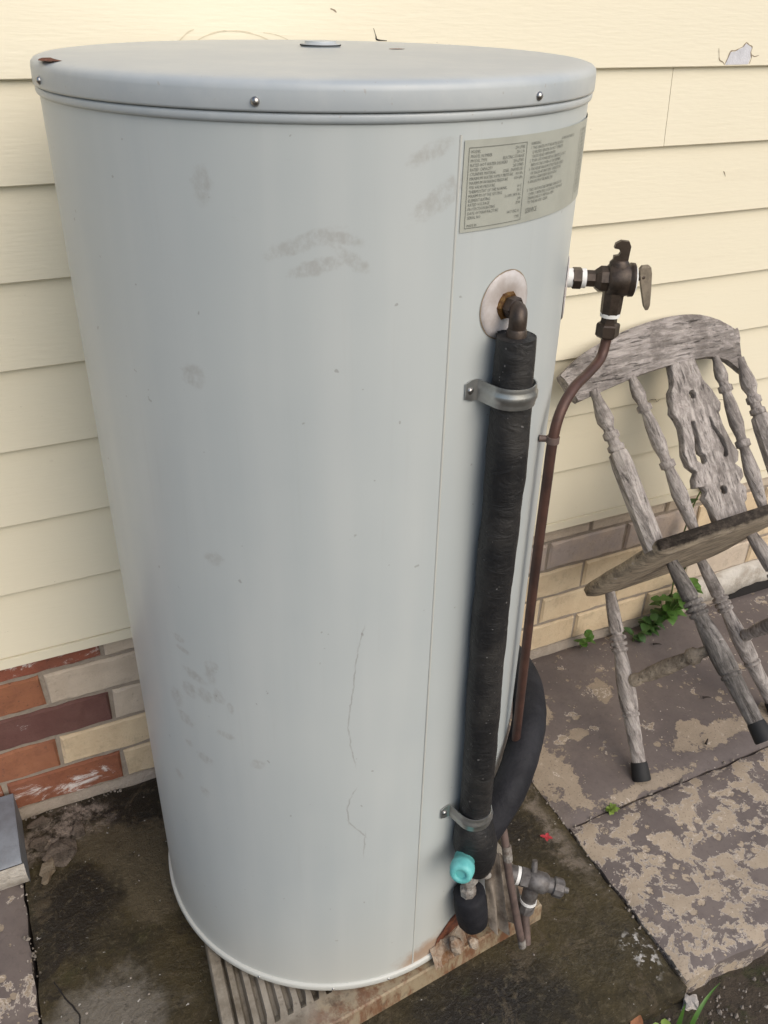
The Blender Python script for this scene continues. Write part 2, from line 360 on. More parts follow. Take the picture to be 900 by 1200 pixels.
M = dict(
    wall=mat_paint_wall(), mortar=mat_mortar(),
    cream_brick=mat_brick('cream_brick', (.68, .545, .365), (.60, .465, .305), 0, .75, .15),
    tan_brick=mat_brick('pale_brick', (.60, .51, .405), (.51, .425, .335), 0, .8, .12),
    grey_brick=mat_brick('grey_tan_brick', (.43, .365, .335), (.56, .455, .365), 0, .8, .15),
    red_brick=mat_brick('red_brick', (.30, .11, .055), (.22, .08, .045), .62, .85, .5),
    washed_brick=mat_brick('whitewashed_red_brick', (.27, .085, .05), (.22, .08, .05), .75, .85, .4),
    orange_brick=mat_brick('orange_brick', (.32, .13, .065), (.25, .10, .055), 0.2, .85, .5),
    purple_brick=mat_brick('purple_brick', (.12, .05, .042), (.155, .075, .062), .18, .85, .3),
    tank=mat_tank(), lid=mat_lid(),
    sticker=mat_simple('sticker_film', (.385, .395, .345), .45, 0, .12, 20, bump=0),
    ink=mat_simple('label_ink', (.20, .205, .18), .6, 0, .3, 60, bump=0),
    steel=mat_simple('galvanised_steel', (.52, .53, .52), .36, .9, .3, 25, bump=.1),
    screw=mat_simple('screw_steel', (.45, .44, .43), .32, 1, .3, 200, bump=0),
    bronze=mat_simple('dark_bronze', (.075, .055, .042), .42, .45, .4, 60, (.035, .026, .02), .25),
    brass=mat_simple('tarnished_brass', (.30, .17, .055), .4, .8, .4, 150, (.12, .05, .02), .3),
    copper=mat_simple('aged_copper', (.100, .050, .038), .5, .3, .3, 18, (.055, .031, .026), .1),
    dull=mat_simple('dull_copper', (.17, .12, .105), .55, .2, .3, 40, (.10, .075, .065), .3),
    lever=mat_simple('lever_nickel', (.30, .255, .20), .45, .6, .35, 70),
    white=mat_simple('white_plastic', (.80, .80, .78), .5, 0, .1, 40, bump=0),
    gasket=mat_simple('gasket_plastic', (.55, .52, .51), .5, 0, .2, 40, (.43, .385, .36), .2),
    black=mat_black_wrap(),
    foam=mat_simple('black_foam', (.009, .009, .012), .7, 0, .3, 20, (.020, .020, .024), .6, .003, .3),
    rubber=mat_simple('black_rubber', (.012, .012, .013), .7, 0, .3, 30),
    teal=mat_simple('teal_plastic', (.16, .52, .50), .5, 0, .25, 40, (.10, .40, .39), .2),
    grey_pvc=mat_simple('grey_fitting', (.17, .16, .155), .5, .3, .4, 70, (.085, .075, .07), .5),
    ash=mat_simple('corroded_fitting', (.36, .34, .31), .7, .2, .5, 60, (.14, .11, .09), .7, .004),
    flap=mat_simple('grimy_sheet', (.27, .23, .19), .75, 0, .5, 25, (.11, .085, .065), .6, .005),
    rust=mat_simple('rust', (.22, .07, .03), .9, 0, .5, 50, (.08, .025, .015), .9, .006),
    lime=mat_simple('lime_scale', (.40, .34, .27), .85, 0, .4, 32, (.17, .075, .025), .9, .006),
    hole=mat_simple('dark_gap', (.012, .010, .009), .95, 0, .3, 30, bump=0),
    wood=mat_wood('weathered_wood', (.20, .18, .165), (.46, .415, .39), (.07, .058, .05)),
    wood_v=mat_wood('weathered_wood_upright', (.23, .205, .19), (.54, .49, .455), (.08, .067, .058), (60, 60, 9)),
    wood_g=mat_wood('dark_weathered_wood', (.125, .115, .107), (.31, .285, .265), (.045, .039, .034), (50, 50, 9)),
    wood_s=mat_wood('seat_wood', (.22, .185, .145), (.46, .385, .29), (.06, .048, .04), (9, 40, 40), True),
    wood_d=mat_wood('damp_wood', (.21, .175, .135), (.42, .355, .28), (.06, .048, .04), (9, 40, 40)),
    slab_a=slab_purple('purple_slab', .625, [(.53, -.32, .05, .13), (.70, -.455, .12, .022), (.80, -.17, .022, .04), (.66, -.26, .03, .02), (.92, -.36, .04, .02), (1.0, -.40, .15, .03), (.62, -.14, .03, .05)], 14),
    slab_b=slab_purple('flaked_slab', .512, None, 19, .10, 1.25),
    slab_l=slab_purple('old_slab', .60),
    wet=mat_wet(), soil=mat_soil(),
    step=mat_simple('grey_blue_paint', (.215, .235, .265), .6, 0, .3, 20, (.16, .17, .19), .4, .003),
    step_front=mat_simple('worn_white_render', (.52, .49, .44), .85, 0, .35, 18, (.32, .28, .23), .8, .006),
    conc=mat_simple('old_concrete', (.20, .165, .12), .9, 0, .5, 18, (.10, .07, .04), .8, .006),
    rubble=mat_simple('rubble', (.15, .12, .095), .9, 0, .5, 30, (.05, .038, .028), .9, .006),
    stone=mat_simple('pale_stone', (.50, .46, .42), .85, 0, .3, 60, bump=.6, bd=.003),
    grit=mat_simple('grit', (.34, .30, .26), .9, 0, .6, 9, (.08, .065, .05), 0),
    leaf=mat_leaf('leaf_green', (.06, .15, .022), (.11, .22, .04)),
    leaf_y=mat_leaf('leaf_lime', (.16, .26, .04), (.25, .33, .07)),
    leaf_d=mat_leaf('leaf_dark', (.035, .085, .02), (.06, .12, .03)),
    stem=mat_simple('plant_stem', (.10, .14, .04), .6),
    red=mat_simple('red_petal', (.42, .035, .045), .6, 0, .3, 90),
    deadleaf=mat_simple('dead_leaf', (.30, .12, .05), .7, 0, .4, 60),
    bark=mat_simple('dark_bits', (.025, .018, .014), .9),
    bare=mat_simple('bare_wood', (.55, .47, .40), .8, 0, .25, 60),
    primer=mat_simple('exposed_primer', (.60, .60, .63), .7, 0, .15, 40, bump=.5, bd=.002),
    ridge=mat_simple('lifted_paint', (.70, .62, .455), .6, 0, .2, 60, bump=0),
    crackm=mat_simple('crack_edge', (.30, .24, .17), .9, 0, .3, 60, bump=0),
)

def pad_mat():
    s = NT('grimy_base', .6)
    c = s.mix(s.step(s.noise(9, 7, .7), .35, .7), (.30, .27, .225), (.14, .115, .085))
    c = s.mix(s.mul(s.step(s.noise(5, 8, .75, s.map(s.obj, (1, 1, 1), (2, 9, 1))), .48, .60), .6), c, (.10, .08, .05))
    rm = s.spot(s.warp(.08, 12), (.10, -.645, 0), (.26, .055, 9), .12, .4, s.mul(s.math('SUBTRACT', s.noise(14, 7, .7), .5), 1.4))
    c = s.mix(s.mul(rm, .85), c, s.mix(s.step(s.noise(26, 7, .75, s.map(s.obj, (1, 1, .3))), .40, .58), (.15, .055, .018), (.31, .245, .155)))
    c = s.mix(s.mul(s.step(s.noise(30, 6, .7), .55, .70), .65), c, (.07, .05, .035))
    s.color(c).bump(s.noise(70, 6, .7), .5, .003)
    return s.fin()
M['pad'] = pad_mat()

# ------------------------------------------------------------------ setting: ground
YT = -.3328; RT = .3213
def cyl(az, q, z, rr=RT):
    a = R(az); return Vector(((rr+q)*math.cos(a), YT+(rr+q)*math.sin(a), z))

g = MB()
rows = []
xs = [-60, -20, -6, -3]+[-2.4+.12*i for i in range(41)]+[3, 6, 20, 60]
ys = [-60, -20, -6, -3.2]+[-2.6+.06*i for i in range(46)]+[.6, 6, 20, 60]
for y in ys: rows.append([(x, y, -.058+(.018*N3((x, y, 0), 5)+.008*N3((x, y, 3), 17) if abs(x) < 3 and abs(y) < 3 else 0)) for x in xs])
g.grid(rows); tag(g.build('soil_ground', M['soil']), kind='structure')

def slab(name, x0, x1, y0, y1, z1, z0, m, seed, rough=.006, cell=.02, slope=None):
    nx = max(2, int((x1-x0)/cell)); ny = max(2, int((y1-y0)/cell))
    def P(i, j):
        x = x0+(x1-x0)*i/nx; y = y0+(y1-y0)*j/ny
        ex = min(i, nx-i); ey = min(j, ny-j)
        p = [x, y, z1]
        n1 = N3((x, y, 0), 14, seed)+.5*N3((x, y, 0), 45, seed)
        if ex == 0: p[0] += rough*n1
        if ey == 0: p[1] += rough*n1
        p[2] += .0018*N3((x, y, 0), 6, seed+3)+.0012*N3((x, y, 0), 25, seed+5)
        e = min(ex, ey)
        if e == 0: p[2] -= .006+.004*abs(n1)
        elif e == 1: p[2] -= .0015*abs(n1)
        if slope: p[2] += slope(x, y)
        return p
    top = [[P(i, j) for j in range(ny+1)] for i in range(nx+1)]
    b = MB(); b.grid(top)
    ring = [top[i][0] for i in range(nx+1)]+[top[nx][j] for j in range(1, ny+1)]+[top[i][ny] for i in range(nx-1, -1, -1)]+[top[0][j] for j in range(ny-1, 0, -1)]
    low = [(p[0]+.004*N3(p, 30, seed), p[1]+.004*N3(p, 30, seed+1), z0) for p in ring]
    mid = [(p[0]+.004*N3(p, 40, seed+2), p[1]+.004*N3(p, 40, seed+4), (p[2]+z0)/2) for p in ring]
    b.grid([ring, mid, low], close_v=True)
    return tag(b.build(name, m), kind='structure')
wet = slab('wet_concrete_slab', -.585, .4745, -.855, .016, 0, -.09, M['wet'], 1.3)
sa = slab('painted_slab', .4815, 2.4, -.479, .016, .0, -.09, M['slab_a'], 4.1)
sb = slab('painted_slab', .4795, 2.4, -.846, -.485, .004, -.09, M['slab_b'], 7.7)
sl = slab('painted_slab', -1.9, -.5915, -.87, .016, -.002, -.09, M['slab_l'], 2.2)
def crack(pts, wd, parent, z=.002):
    P = smooth_path([(x, y, z) for x, y in pts], 8); L = []; Rr = []
    for i, p in enumerate(P):
        t = (P[min(i+1, len(P)-1)]-P[max(i-1, 0)]).normalized(); n = Vector((-t.y, t.x, 0)); k = i/(len(P)-1)
        j = Vector((N3(p, 60), N3(p, 60, 5), 0))*.005; h = wd*(.4+.6*math.sin(PI*min(1, k+.08)))*(.7+.6*abs(N3(p, 90, 2)))
        L.append(p+n*h+j); Rr.append(p-n*h+j)
    b = MB(); b.grid([L, Rr]); return b.build('crack', M['hole'], parent)
crack([(-.556, -.385), (-.545, -.42), (-.527, -.46), (-.523, -.50), (-.505, -.545)], .0016, wet)

# ------------------------------------------------------------------ house wall
wall = empty('house_wall', (0, 0, 0), 'cream weatherboard house wall on a low brick base behind the tank', 'wall')
EXP = .139; Z0 = .432
def board_mesh(x0, x1, z, name='weatherboard'):
    prof = [(.009, z), (.0015, z), (0, z+.0015), (.0115, z+EXP+.012), (.021, z+EXP+.012), (.018, z+.02)]
    n = max(2, int((x1-x0)/.15)); rows = []
    for i in range(n+1):
        x = x0+(x1-x0)*i/n; dz = .0012*N3((x, 0, z), 2.5); dy = .0012*N3((x, 5, z), 1.8)
        rows.append([(x, y+dy, zz+(dz if k < 3 else 0)) for k, (y, zz) in enumerate(prof)])
    b = MB(); b.grid(rows, close_v=True, smooth=False)
    b.add(rows[0], [tuple(range(6))]); b.add(rows[-1], [tuple(reversed(range(6)))])
    return b
breaks = {6: [.8455], 1: [2.3], 3: [-1.4], 9: [-.6], 11: [1.3]}
torn = None
for k in range(14):
    ed = [-2.4]+breaks.get(k, [])+[3.4]
    for a, b in zip(ed[:-1], ed[1:]):
        o = board_mesh(a+.0006, b-.0006, Z0+EXP*k).build('weatherboard', M['wall'], wall)
        if k == 7: torn = o; tag(o, 'weatherboard with a torn hole showing pale primer')
b = MB(); b.box((-2.4, -.002, .409), (3.4, .03, .4305)); b.build('trim_strip', M['wall'], wall)
b = MB(); b.box((-2.4, .035, .40), (3.4, .16, 2.4)); b.build('wall_lining', M['wall'], wall)
b = MB(); b.box((-2.4, .0245, -.12), (3.4, .15, .399)); b.build('mortar_bed', M['mortar'], wall)
b = MB()
rows = []
for i in range(61):                       # mortar smear along the foot of the wall
    x = -2.4+5.8*i/60
    rows.append([(x, .024, .014+.006*N3((x, 0, 0), 7)), (x, .014+.005*N3((x, 1, 0), 14), .007+.006*N3((x, 0, 0), 16)), (x, .010+.008*N3((x, 2, 0), 10), -.02)])
b.grid(rows); b.build('mortar_fillet', M['mortar'], wall)
brick_cache = {}
def brick_mesh(L, H):
    key = (round(L, 4), round(H, 4), random.randrange(3))
    if key in brick_cache: return brick_cache[key]
    c = .004; D = .03
    rng = random.Random(key[2]*31+int(L*1000))
    def j(): return rng.uniform(-.0021, .0021)
    b = MB(); n = 9
    back = [(0, D, 0), (L, D, 0), (L, D, H), (0, D, H)]
    ringp = [(0, 0)]+[(L*i/n, 0) for i in range(1, n)]+[(L, 0), (L, H)]+[(L*(n-i)/n, H) for i in range(1, n)]+[(0, H)]
    mid = [(x+j(), c+.0005, z+j()) for x, z in ringp]
    front = [(min(max(x, c), L-c)+j(), j()*.7, min(max(z, c), H-c)+j()) for x, z in ringp]
    bk = [(x, D, z) for x, z in ringp]
    b.grid([bk, mid, front], close_v=True, smooth=False)
    m = len(ringp); h = n+1
    b.add(front, [(i, i+1, m-2-i, m-1-i) for i in range(n)])
    me = b.build('brick', None).data; o = bpy.data.objects[[q.name for q in C.objects if q.data == me][0]]; bpy.data.objects.remove(o)
    brick_cache[key] = me; return me
def brick(x, z, L, H, m):
    me = brick_mesh(L, H)
    o = bpy.data.objects.new('brick', me); C.objects.link(o); o.parent = wall; o.location = (x, .018, z)
    if len(me.materials) == 0: me.materials.append(M['cream_brick'])
    o.material_slots[0].link = 'OBJECT'; o.material_slots[0].material = m
    return o
MOD = .2385; J = .010
courses = {1: .363, 2: .277, 3: .191, 4: .105, 5: .019}
for rrow, z in courses.items():
    off = -.354 if rrow % 2 else -.354-MOD/2
    for n in range(-8, 15):
        x0 = off+MOD*n+J/2; L = MOD-J
        if x0 > 3.1 or x0 < -2.3: continue
        H = .076 if rrow != 1 else .044
        left = x0 < off-.01
        rnd = random.random()
        if x0+L < -.35 or (x0 < -.4 and not rrow % 2 and x0+L < -.47):
            m = M[{1: 'washed_brick', 2: 'orange_brick', 3: 'purple_brick', 4: 'orange_brick', 5: 'red_brick'}[rrow]]
            if x0+L < -.75: m = M[random.choice(['red_brick', 'orange_brick', 'purple_brick'])]
        elif x0 < -.2: m = M['tan_brick'] if rrow < 4 else M['cream_brick']
        else:
            m = M['grey_brick'] if (rrow == 2 and x0 < 1) else (M['tan_brick'] if rrow == 1 else M['cream_brick'])
            if rnd > .9: m = M['tan_brick']
        brick(x0, z, L, H, m)
# torn paint patch and cracks on the boards
def board_y(z):
    k = math.floor((z-Z0)/EXP); return .0115*((z-Z0-EXP*k)/(EXP+.012))
def wall_poly(name, pts, m, proud, parent):
    F = [Vector((x, board_y(z)-proud, z)) for x, z in pts]; c = sum(F, Vector())/len(F)
    Bk = [Vector((p.x+(p.x-c.x)*.06, board_y(p.z)+.001, p.z+(p.z-c.z)*.06)) for p in F]
    b = MB(); b.add([*F, c], [(i, (i+1) % len(F), len(F)) for i in range(len(F))]); b.grid([Bk, F], close_v=True, smooth=False)
    return b.build(name, m, parent)
wall_poly('bare_patch', [(.962, 1.4075), (.967, 1.418), (.972, 1.429), (.983, 1.430), (.993, 1.434), (1.001, 1.437), (1.007, 1.443), (1.014, 1.440), (1.023, 1.436), (1.021, 1.428), (1.024, 1.419), (1.020, 1.4078)], M['primer'], .0009, torn)
def wall_line(pts, wd, m, parent=wall, name='paint_crack'):
    P = [Vector((x, board_y(z)-.0008, z)) for x, z in pts]; P = smooth_path(P, 5); L = []; Q = []
    for i, p in enumerate(P):
        t = (P[min(i+1, len(P)-1)]-P[max(i-1, 0)]).normalized(); n = Vector((-t.z, 0, t.x)); h = wd*(.35+.65*math.sin(PI*i/(len(P)-1)))*(1+.8*N3(p, 150))
        L.append(p+n*h); Q.append(p-n*h)
    b = MB(); b.grid([L, Q]); return b.build(name, m, parent)
for pl_ in ([(.9605, 1.4085), (.966, 1.419), (.971, 1.430), (.983, 1.4315), (.993, 1.4355)], [(.993, 1.4355), (1.001, 1.4385), (1.007, 1.4445), (1.0145, 1.441)], [(1.0145, 1.441), (1.024, 1.437), (1.022, 1.428), (1.026, 1.419), (1.0225, 1.408)]):
    wall_line(pl_, .0013, M['crackm'], torn, 'torn_edge')
wall_line([(.940, 1.436), (.943, 1.424), (.946, 1.416), (.955, 1.412), (.960, 1.408)], .0010, M['crackm'], torn)
wall_line([(1.026, 1.424), (1.034, 1.421), (1.045, 1.423)], .0008, M['crackm'], torn)
wall_line([(-.07, 1.448), (-.045, 1.459), (-.02, 1.464), (.01, 1.463), (.035, 1.457), (.055, 1.449)], .0010, M['ridge'])
wall_line([(-.09, 1.450), (-.075, 1.462), (-.065, 1.466)], .0009, M['ridge'])
wall_line([(.04, 1.462), (.06, 1.459), (.08, 1.452)], .0008, M['ridge'])
wall_line([(.222, 1.468), (.226, 1.457), (.228, 1.452), (.245, 1.4505)], .0011, M['hole'])
wall_line([(.15, 1.494), (.156, 1.492), (.16, 1.489)], .0012, M['crackm'])
wall_line([(.92, .705), (.935, .713), (.95, .712), (.965, .699), (.975, .705)], .0009, M['crackm'])
wall_line([(1.12, .64), (1.14, .655), (1.16, .672), (1.18, .668)], .0009, M['crackm'])
wall_line([(1.02, 1.21), (1.024, 1.206), (1.028, 1.199)], .0009, M['crackm'])
wall_line([(.62, 1.555), (.624, 1.552)], .001, M['crackm'])
# rendered patch and open hole at the right foot of the wall
b = MB(); rows = []
for i in range(25):
    x = 1.2+.7*i/24; t = .098+.006*N3((x, 0, 0), 8)
    rows.append([(x, .026, t), (x, .008, t-.006), (x, .004+.004*N3((x, 3, 0), 9), .05), (x, .006, .012+.012*abs(N3((x, 4, 0), 6))), (x, .024, .006)])
b.grid(rows); b.build('render_patch', M['step_front'], wall)
b = MB(); rows = []
for i in range(15):
    x = 1.38+.3*i/14; h = .034*math.sin(PI*(i+.3)/14.6)**.7*(1+.5*N3((x, 0, 0), 22))
    rows.append([(x, .010, h), (x, .001, h*.85), (x, -.003, -.01)])
b.grid(rows); b.build('gap_under_wall', M['hole'], wall)

# ------------------------------------------------------------------ hot water tank
tank = empty('hot_water_tank', (0, YT, .056), 'large pale grey cylindrical hot water tank standing against the wall', 'water tank')
def P_(o): # keep world placement while parented to an Empty that has a location
    return o
def part(mb, name, m, parent):
    o = mb.build(name, m, parent)
    off = Vector((0, 0, 0)); q = parent
    while q: off += q.location; q = q.parent
    o.data.transform(Matrix.Translation(-off)); return o
ZB, ZL = .056, 1.427
def ring(b, prof, n=160, smooth=True):
    b.grid([[cyl(360*j/n, q, z) for j in range(n)] for (q, z) in prof], close_v=True, smooth=smooth)
# body with a UV map: u = degrees/100 (seam at the back), v = height
nseg = 180; body = MB(); zs = [ZB+.012, ZB+.03]+[.1+.04*i for i in range(33)]+[1.4170]
rows = []
for z in zs:
    rows.append([cyl(90-360*j/nseg, .0006*N3((math.cos(2*PI*j/nseg)*2, math.sin(2*PI*j/nseg)*2, z*3), 1.0, 2), z) for j in range(nseg+1)])
body.grid(rows)
bo = part(body, 'tank_body', M['tank'], tank)
uvl = bo.data.uv_layers.new(name='UVMap')
for lp in bo.data.loops:
    i, j = divmod(lp.vertex_index, nseg+1); az = 90-360*j/nseg
    uvl.data[lp.index].uv = (az/100, zs[i])
b = MB(); ring(b, [(-.01, ZB), (.0035, ZB), (.005, ZB+.003), (.005, ZB+.011), (.0035, ZB+.014), (-.002, ZB+.0145)]); part(b, 'base_ring', M['tank'], tank)
b = MB(); ring(b, [(-.002, 1.4164), (.0012, 1.4168), (.0030, 1.4182), (.0037, 1.4202), (.0037, 1.4235), (.0030, 1.4254), (-.004, 1.4262)]); part(b, 'rim_bead', M['lid'], tank)
b = MB(); ring(b, [(-.01, 1.4255), (.0048, 1.4268), (.0052, 1.429), (.0048, 1.4440), (.0040, 1.4480), (.0010, 1.4512), (-.005, 1.4532), (-.014, 1.4542), (-.03, 1.4547), (-.1, 1.4556), (-.2, 1.4562), (-.318, 1.4565)])
b.add([cyl(360*j/160, -.318, 1.4565) for j in range(160)], [tuple(range(160))])
lid = part(b, 'lid', M['lid'], tank)
for az in (-173, -121, -70, -20, 30, 80, 130):
    b = MB(); b.lathe(cyl(az, .004, 1.435), cyl(az, .0085, 1.435), [(0, .0042), (.5, .0042), (.85, .003), (1, .0012)], 12)
    part(b, 'screw', M['screw'], lid)
for az in (-135, -112, -95, -60): 
    b = MB(); b.lathe(cyl(az, .004, ZB+.007), cyl(az, .0065, ZB+.007), [(0, .0028), (.6, .0025), (1, .0012)], 10); part(b, 'rivet', M['screw'], tank)
b = MB(); b.lathe((.040, -.235, 1.455), (.040, -.235, 1.463), [(0, .024), (.3, .026), (.55, .026), (.6, .021), (1, .020)], 24); cap_ = part(b, 'lid_plug', M['lid'], lid)
b = MB(); b.lathe((.040, -.235, 1.4575), (.040, -.235, 1.4590), [(0, .0268), (1, .0268)], 24); part(b, 'plug_gasket', M['rubber'], lid)
for x, y, a, c in ((.119, -.299, .011, .006), (-.307, -.375, .016, .028)):
    b = MB(); zz = 1.4562 if x > 0 else 1.4536
    pts = [(x+a*math.cos(t*.5236)*(1+.3*N3((t, x, 0), 1.3)), y+c*math.sin(t*.5236)*(1+.3*N3((t, 3, x), 1.3)), zz+.0006) for t in range(12)]
    b.add(pts, [tuple(range(12))]); part(b, 'rust_spot', M['rust'], lid)
b = MB(); b.grid([[cyl(-86.9, .0002, z), cyl(-86.8, .0012, z), cyl(-86.5, .0014, z), cyl(-86.35, .0002, z)] for z in [ZB+.014+(1.4055-ZB-.014)*i/30 for i in range(31)]]); part(b, 'seam', M['tank'], tank)

# rating label: curved film with printed text
def skin(u0, u1, z0, z1, q, n=40):
    b = MB(); b.grid([[cyl(u0+(u1-u0)*i/n, q, z) for z in (z0, (z0+z1)/2, z1)] for i in range(n+1)]); return b
lab = part(skin(-85.9, -24, 1.3145, 1.4005, .0012), 'rating_label', M['sticker'], tank)
def text_polys(lines, size):
    """list of (string, u in metres from the left edge, z, size factor, align)"""
    b = MB()
    dg = bpy.context.evaluated_depsgraph_get
    for (s_, u, z, k, al) in lines:
        cu = bpy.data.curves.new('print', 'FONT'); cu.body = s_; cu.size = size*k; cu.align_x = al; cu.resolution_u = 1
        o = bpy.data.objects.new('print', cu); C.objects.link(o); bpy.context.view_layer.update()
        me = bpy.data.meshes.new_from_object(o.evaluated_get(dg()))
        vs = []
        for v in me.vertices:
            uu = u+v.co.x*.82; vs.append(cyl(-85.9+math.degrees(uu/RT), .0017, z+v.co.y))
        b.add(vs, [tuple(p.vertices) for p in me.polygons])
        bpy.data.objects.remove(o); bpy.data.curves.remove(cu); bpy.data.meshes.remove(me)
    return b
rows_l = [('MODEL', '250 LITRE'), ('MODEL NUMBER', '250 L 36'), ('MODEL TYPE', 'ELECTRIC STORAGE'), ('RATED HOT WATER DELIVERY', '250 LITRES'), ('RATED CAPACITY', '265 LITRES'),
          ('CYLINDER MATERIAL', 'STEEL  ENAMELLED'), ('MAXIMUM WATER SUPPLY PRESSURE', '800 kPa'), ('MAXIMUM WORKING PRESSURE', '1000 kPa'), ('TPR VALVE PRESSURE', ''),
          ('THERMOSTAT OF THE NORMAL', '60 C'), ('MAXIMUM OF THE SETTING', '70 C'), ('ELEMENT RATING', '3.6 kW 240V AC'), ('RATED VOLTAGE', '240'), ('PROTECTION RATING', 'IPX4'), ('DATE OF MANUFACTURE', ''), ('SERIAL NO.', '0417 0362 41')]
L_ = []
for i, (a, c) in enumerate(rows_l):
    z = 1.3885-.0041*i; L_.append((a, .0078, z, 1, 'LEFT'))
    if c: L_.append((c, .0795, z, 1, 'RIGHT'))
L_ += [('MADE IN', .0078, 1.3195, .9, 'LEFT'), ('TYPE', .0795, 1.3215, .9, 'RIGHT')]
rows_r = ['WARNING', '1. THIS HEATER MUST BE INSTALLED BY A', '   QUALIFIED PERSON. DO NOT OPERATE', '   UNLESS FILLED WITH WATER.', '2. TURN OFF POWER BEFORE SERVICE. DO NOT', '   REMOVE THE COVER OF THE ELEMENT.', '3. THE RELIEF VALVE MUST NOT BE BLOCKED', '   OR SEALED AT ANY TIME. OPERATE THE',
          '   EASING GEAR EVERY SIX MONTHS.', '4. ANODE MUST BE INSPECTED', '', '5. THIS UNIT MUST BE EARTHED. WIRING IS TO', '   COMPLY WITH THE LOCAL RULES. THE VALVE', '   DRAIN LINE IS TO REMAIN OPEN', '   TO THE AIR AND CLEAR']
for i, a in enumerate(rows_r): L_.append((a, .0895, 1.3900-.0041*i, 1, 'LEFT'))
L_ += [('SERVICE', .0895, 1.3235, 1.7, 'LEFT'), ('IF THIS IS NOT OBSERVED', .150, 1.3895, .9, 'LEFT')]
for i in range(17): L_.append((['FOR SERVICE CALL', 'INSTALL OUTDOORS', 'CHECK THE VALVE', 'KEEP AREA CLEAR', 'DRAIN BEFORE USE'][i % 5], .2180, 1.3900-.0041*i, 1, 'LEFT'))
tp = text_polys(L_, .0042)
part(tp, 'printed_text', M['ink'], lab)
def lab_u(u): return -85.9+math.degrees(u/RT)
for (ua, ub, za, zb_) in ((.0052, .0828, 1.3932, 1.3939), (.0052, .0828, 1.3180, 1.3187), (.0052, .0058, 1.3187, 1.3932), (.0822, .0828, 1.3187, 1.3932), (.212, .2128, 1.3187, 1.3932)):
    n = max(1, int((ub-ua)/.004)); b = MB(); b.grid([[cyl(lab_u(ua+(ub-ua)*i/n), .0016, z) for z in (za, zb_)] for i in range(n+1)])
    part(b, 'printed_line', M['ink'], lab)

# inlet covers
def cover(az, z, rad, hole, seed):
    b = MB(); n = 48; rows = []
    for (rr, q) in ((rad, .0003), (rad*.985, .0022), (rad*.8, .0026), (hole*1.15, .0030), (hole, .001)):
        row = []
        for j in range(n):
            t = 2*PI*j/n; k = rr*(1+(.022*N3((math.cos(t)*3, math.sin(t)*3, seed), 1.7) if rr > rad*.9 else 0))
            row.append(cyl(az+math.degrees(k*math.cos(t)/RT), q, z+k*math.sin(t)))
        rows.append(row)
    b.grid(rows, close_v=True); return b
def cover_edge(az, z, rad):
    b = MB(); n = 48
    b.grid([[cyl(az+math.degrees(k*math.cos(2*PI*j/n)/RT), .0009, z+k*math.sin(2*PI*j/n)) for j in range(n)] for k in (rad*1.03*(1), rad*.97)], close_v=True); return b
c1 = part(cover(-73, 1.229, .0375, .0135, 1), 'pipe_cover', M['gasket'], tank); part(cover_edge(-73, 1.229, .0375), 'cover_rim', M['crackm'], c1)
c2 = part(cover(-31.5, 1.190, .041, .012, 4), 'pipe_cover', M['gasket'], tank); part(cover_edge(-31.5, 1.190, .041), 'cover_rim', M['hole'], c2)
# rusted cut-out at the foot
b = MB(); pts = [(-79, .071), (-78.5, .085), (-77.5, .102), (-75, .118), (-72, .130), (-68, .134), (-63, .128), (-60, .11), (-59, .085), (-59.5, .071)]
b.add([cyl(a+.6*N3((a, z, 0), 9), .0012, z) for a, z in pts]+[cyl(-69, .0012, .09)], [(i, (i+1) % 10, 10) for i in range(10)]); part(b, 'rusted_opening', M['rust'], tank)
b = MB(); rows = []
for i in range(20):
    az = -80.5+14*i/19; rows.append([cyl(az, .001, .071+.022*abs(N3((az, 0, 0), .6))+.012), cyl(az, .010+.006*N3((az, 5, 0), .9), .070+.010*abs(N3((az, 2, 0), .8))), cyl(az, .022+.01*N3((az, 9, 0), .7), .050)])
b.grid(rows); part(b, 'scale_crust', M['lime'], tank)

# ------------------------------------------------------------------ base under the tank
b = MB()
FL, FR, BR, BL = Vector((-.315, -.695, 0)), Vector((.300, -.634, 0)), Vector((.29, -.05, 0)), Vector((-.262, -.05, 0))
def padp(u, v, z): 
    p = FL*(1-u)*(1-v)+FR*u*(1-v)+BR*u*v+BL*(1-u)*v; return (p.x, p.y, z)
nper = 24; us = []; kinds = []
for i in range(nper):
    for k, h in ((0, 0), (.12, 0), (.30, 1), (.70, 1), (.88, 0)): us.append((.03+.94*(i+k)/nper, h))
us = [(0, 1), (.029, 1)]+us+[(.971, 1), (1, 1)]
vsta = [(0, 0), (.012, 0), (.075, 0), (.105, 1), (.5, 1), (.95, 1), (.955, 0), (1, 0)]
b.grid([[padp(u, v, .045 if (rib == 0 or h == 1) else .028) for (v, rib) in vsta] for (u, h) in us], smooth=False)
rim_ = [padp(u, 0, .045) for u, h in us]+[padp(1, v, .045) for v, _ in vsta[1:]]+[padp(u, 1, .045) for u, h in reversed(us[:-1])]+[padp(0, v, .045) for v, _ in reversed(vsta[1:-1])]
c0 = Vector((0, -.35, 0))
b.grid([rim_, [(p[0]+(p[0]-c0.x)*.008, p[1]+(p[1]-c0.y)*.008, .041) for p in rim_], [(p[0]+(p[0]-c0.x)*.012, p[1]+(p[1]-c0.y)*.012, -.004) for p in rim_]], close_v=True, smooth=False)
po = b.build('tank_base', M['pad']); tag(po, 'grimy ribbed square base under the tank with a rust stained front edge', 'tank base')

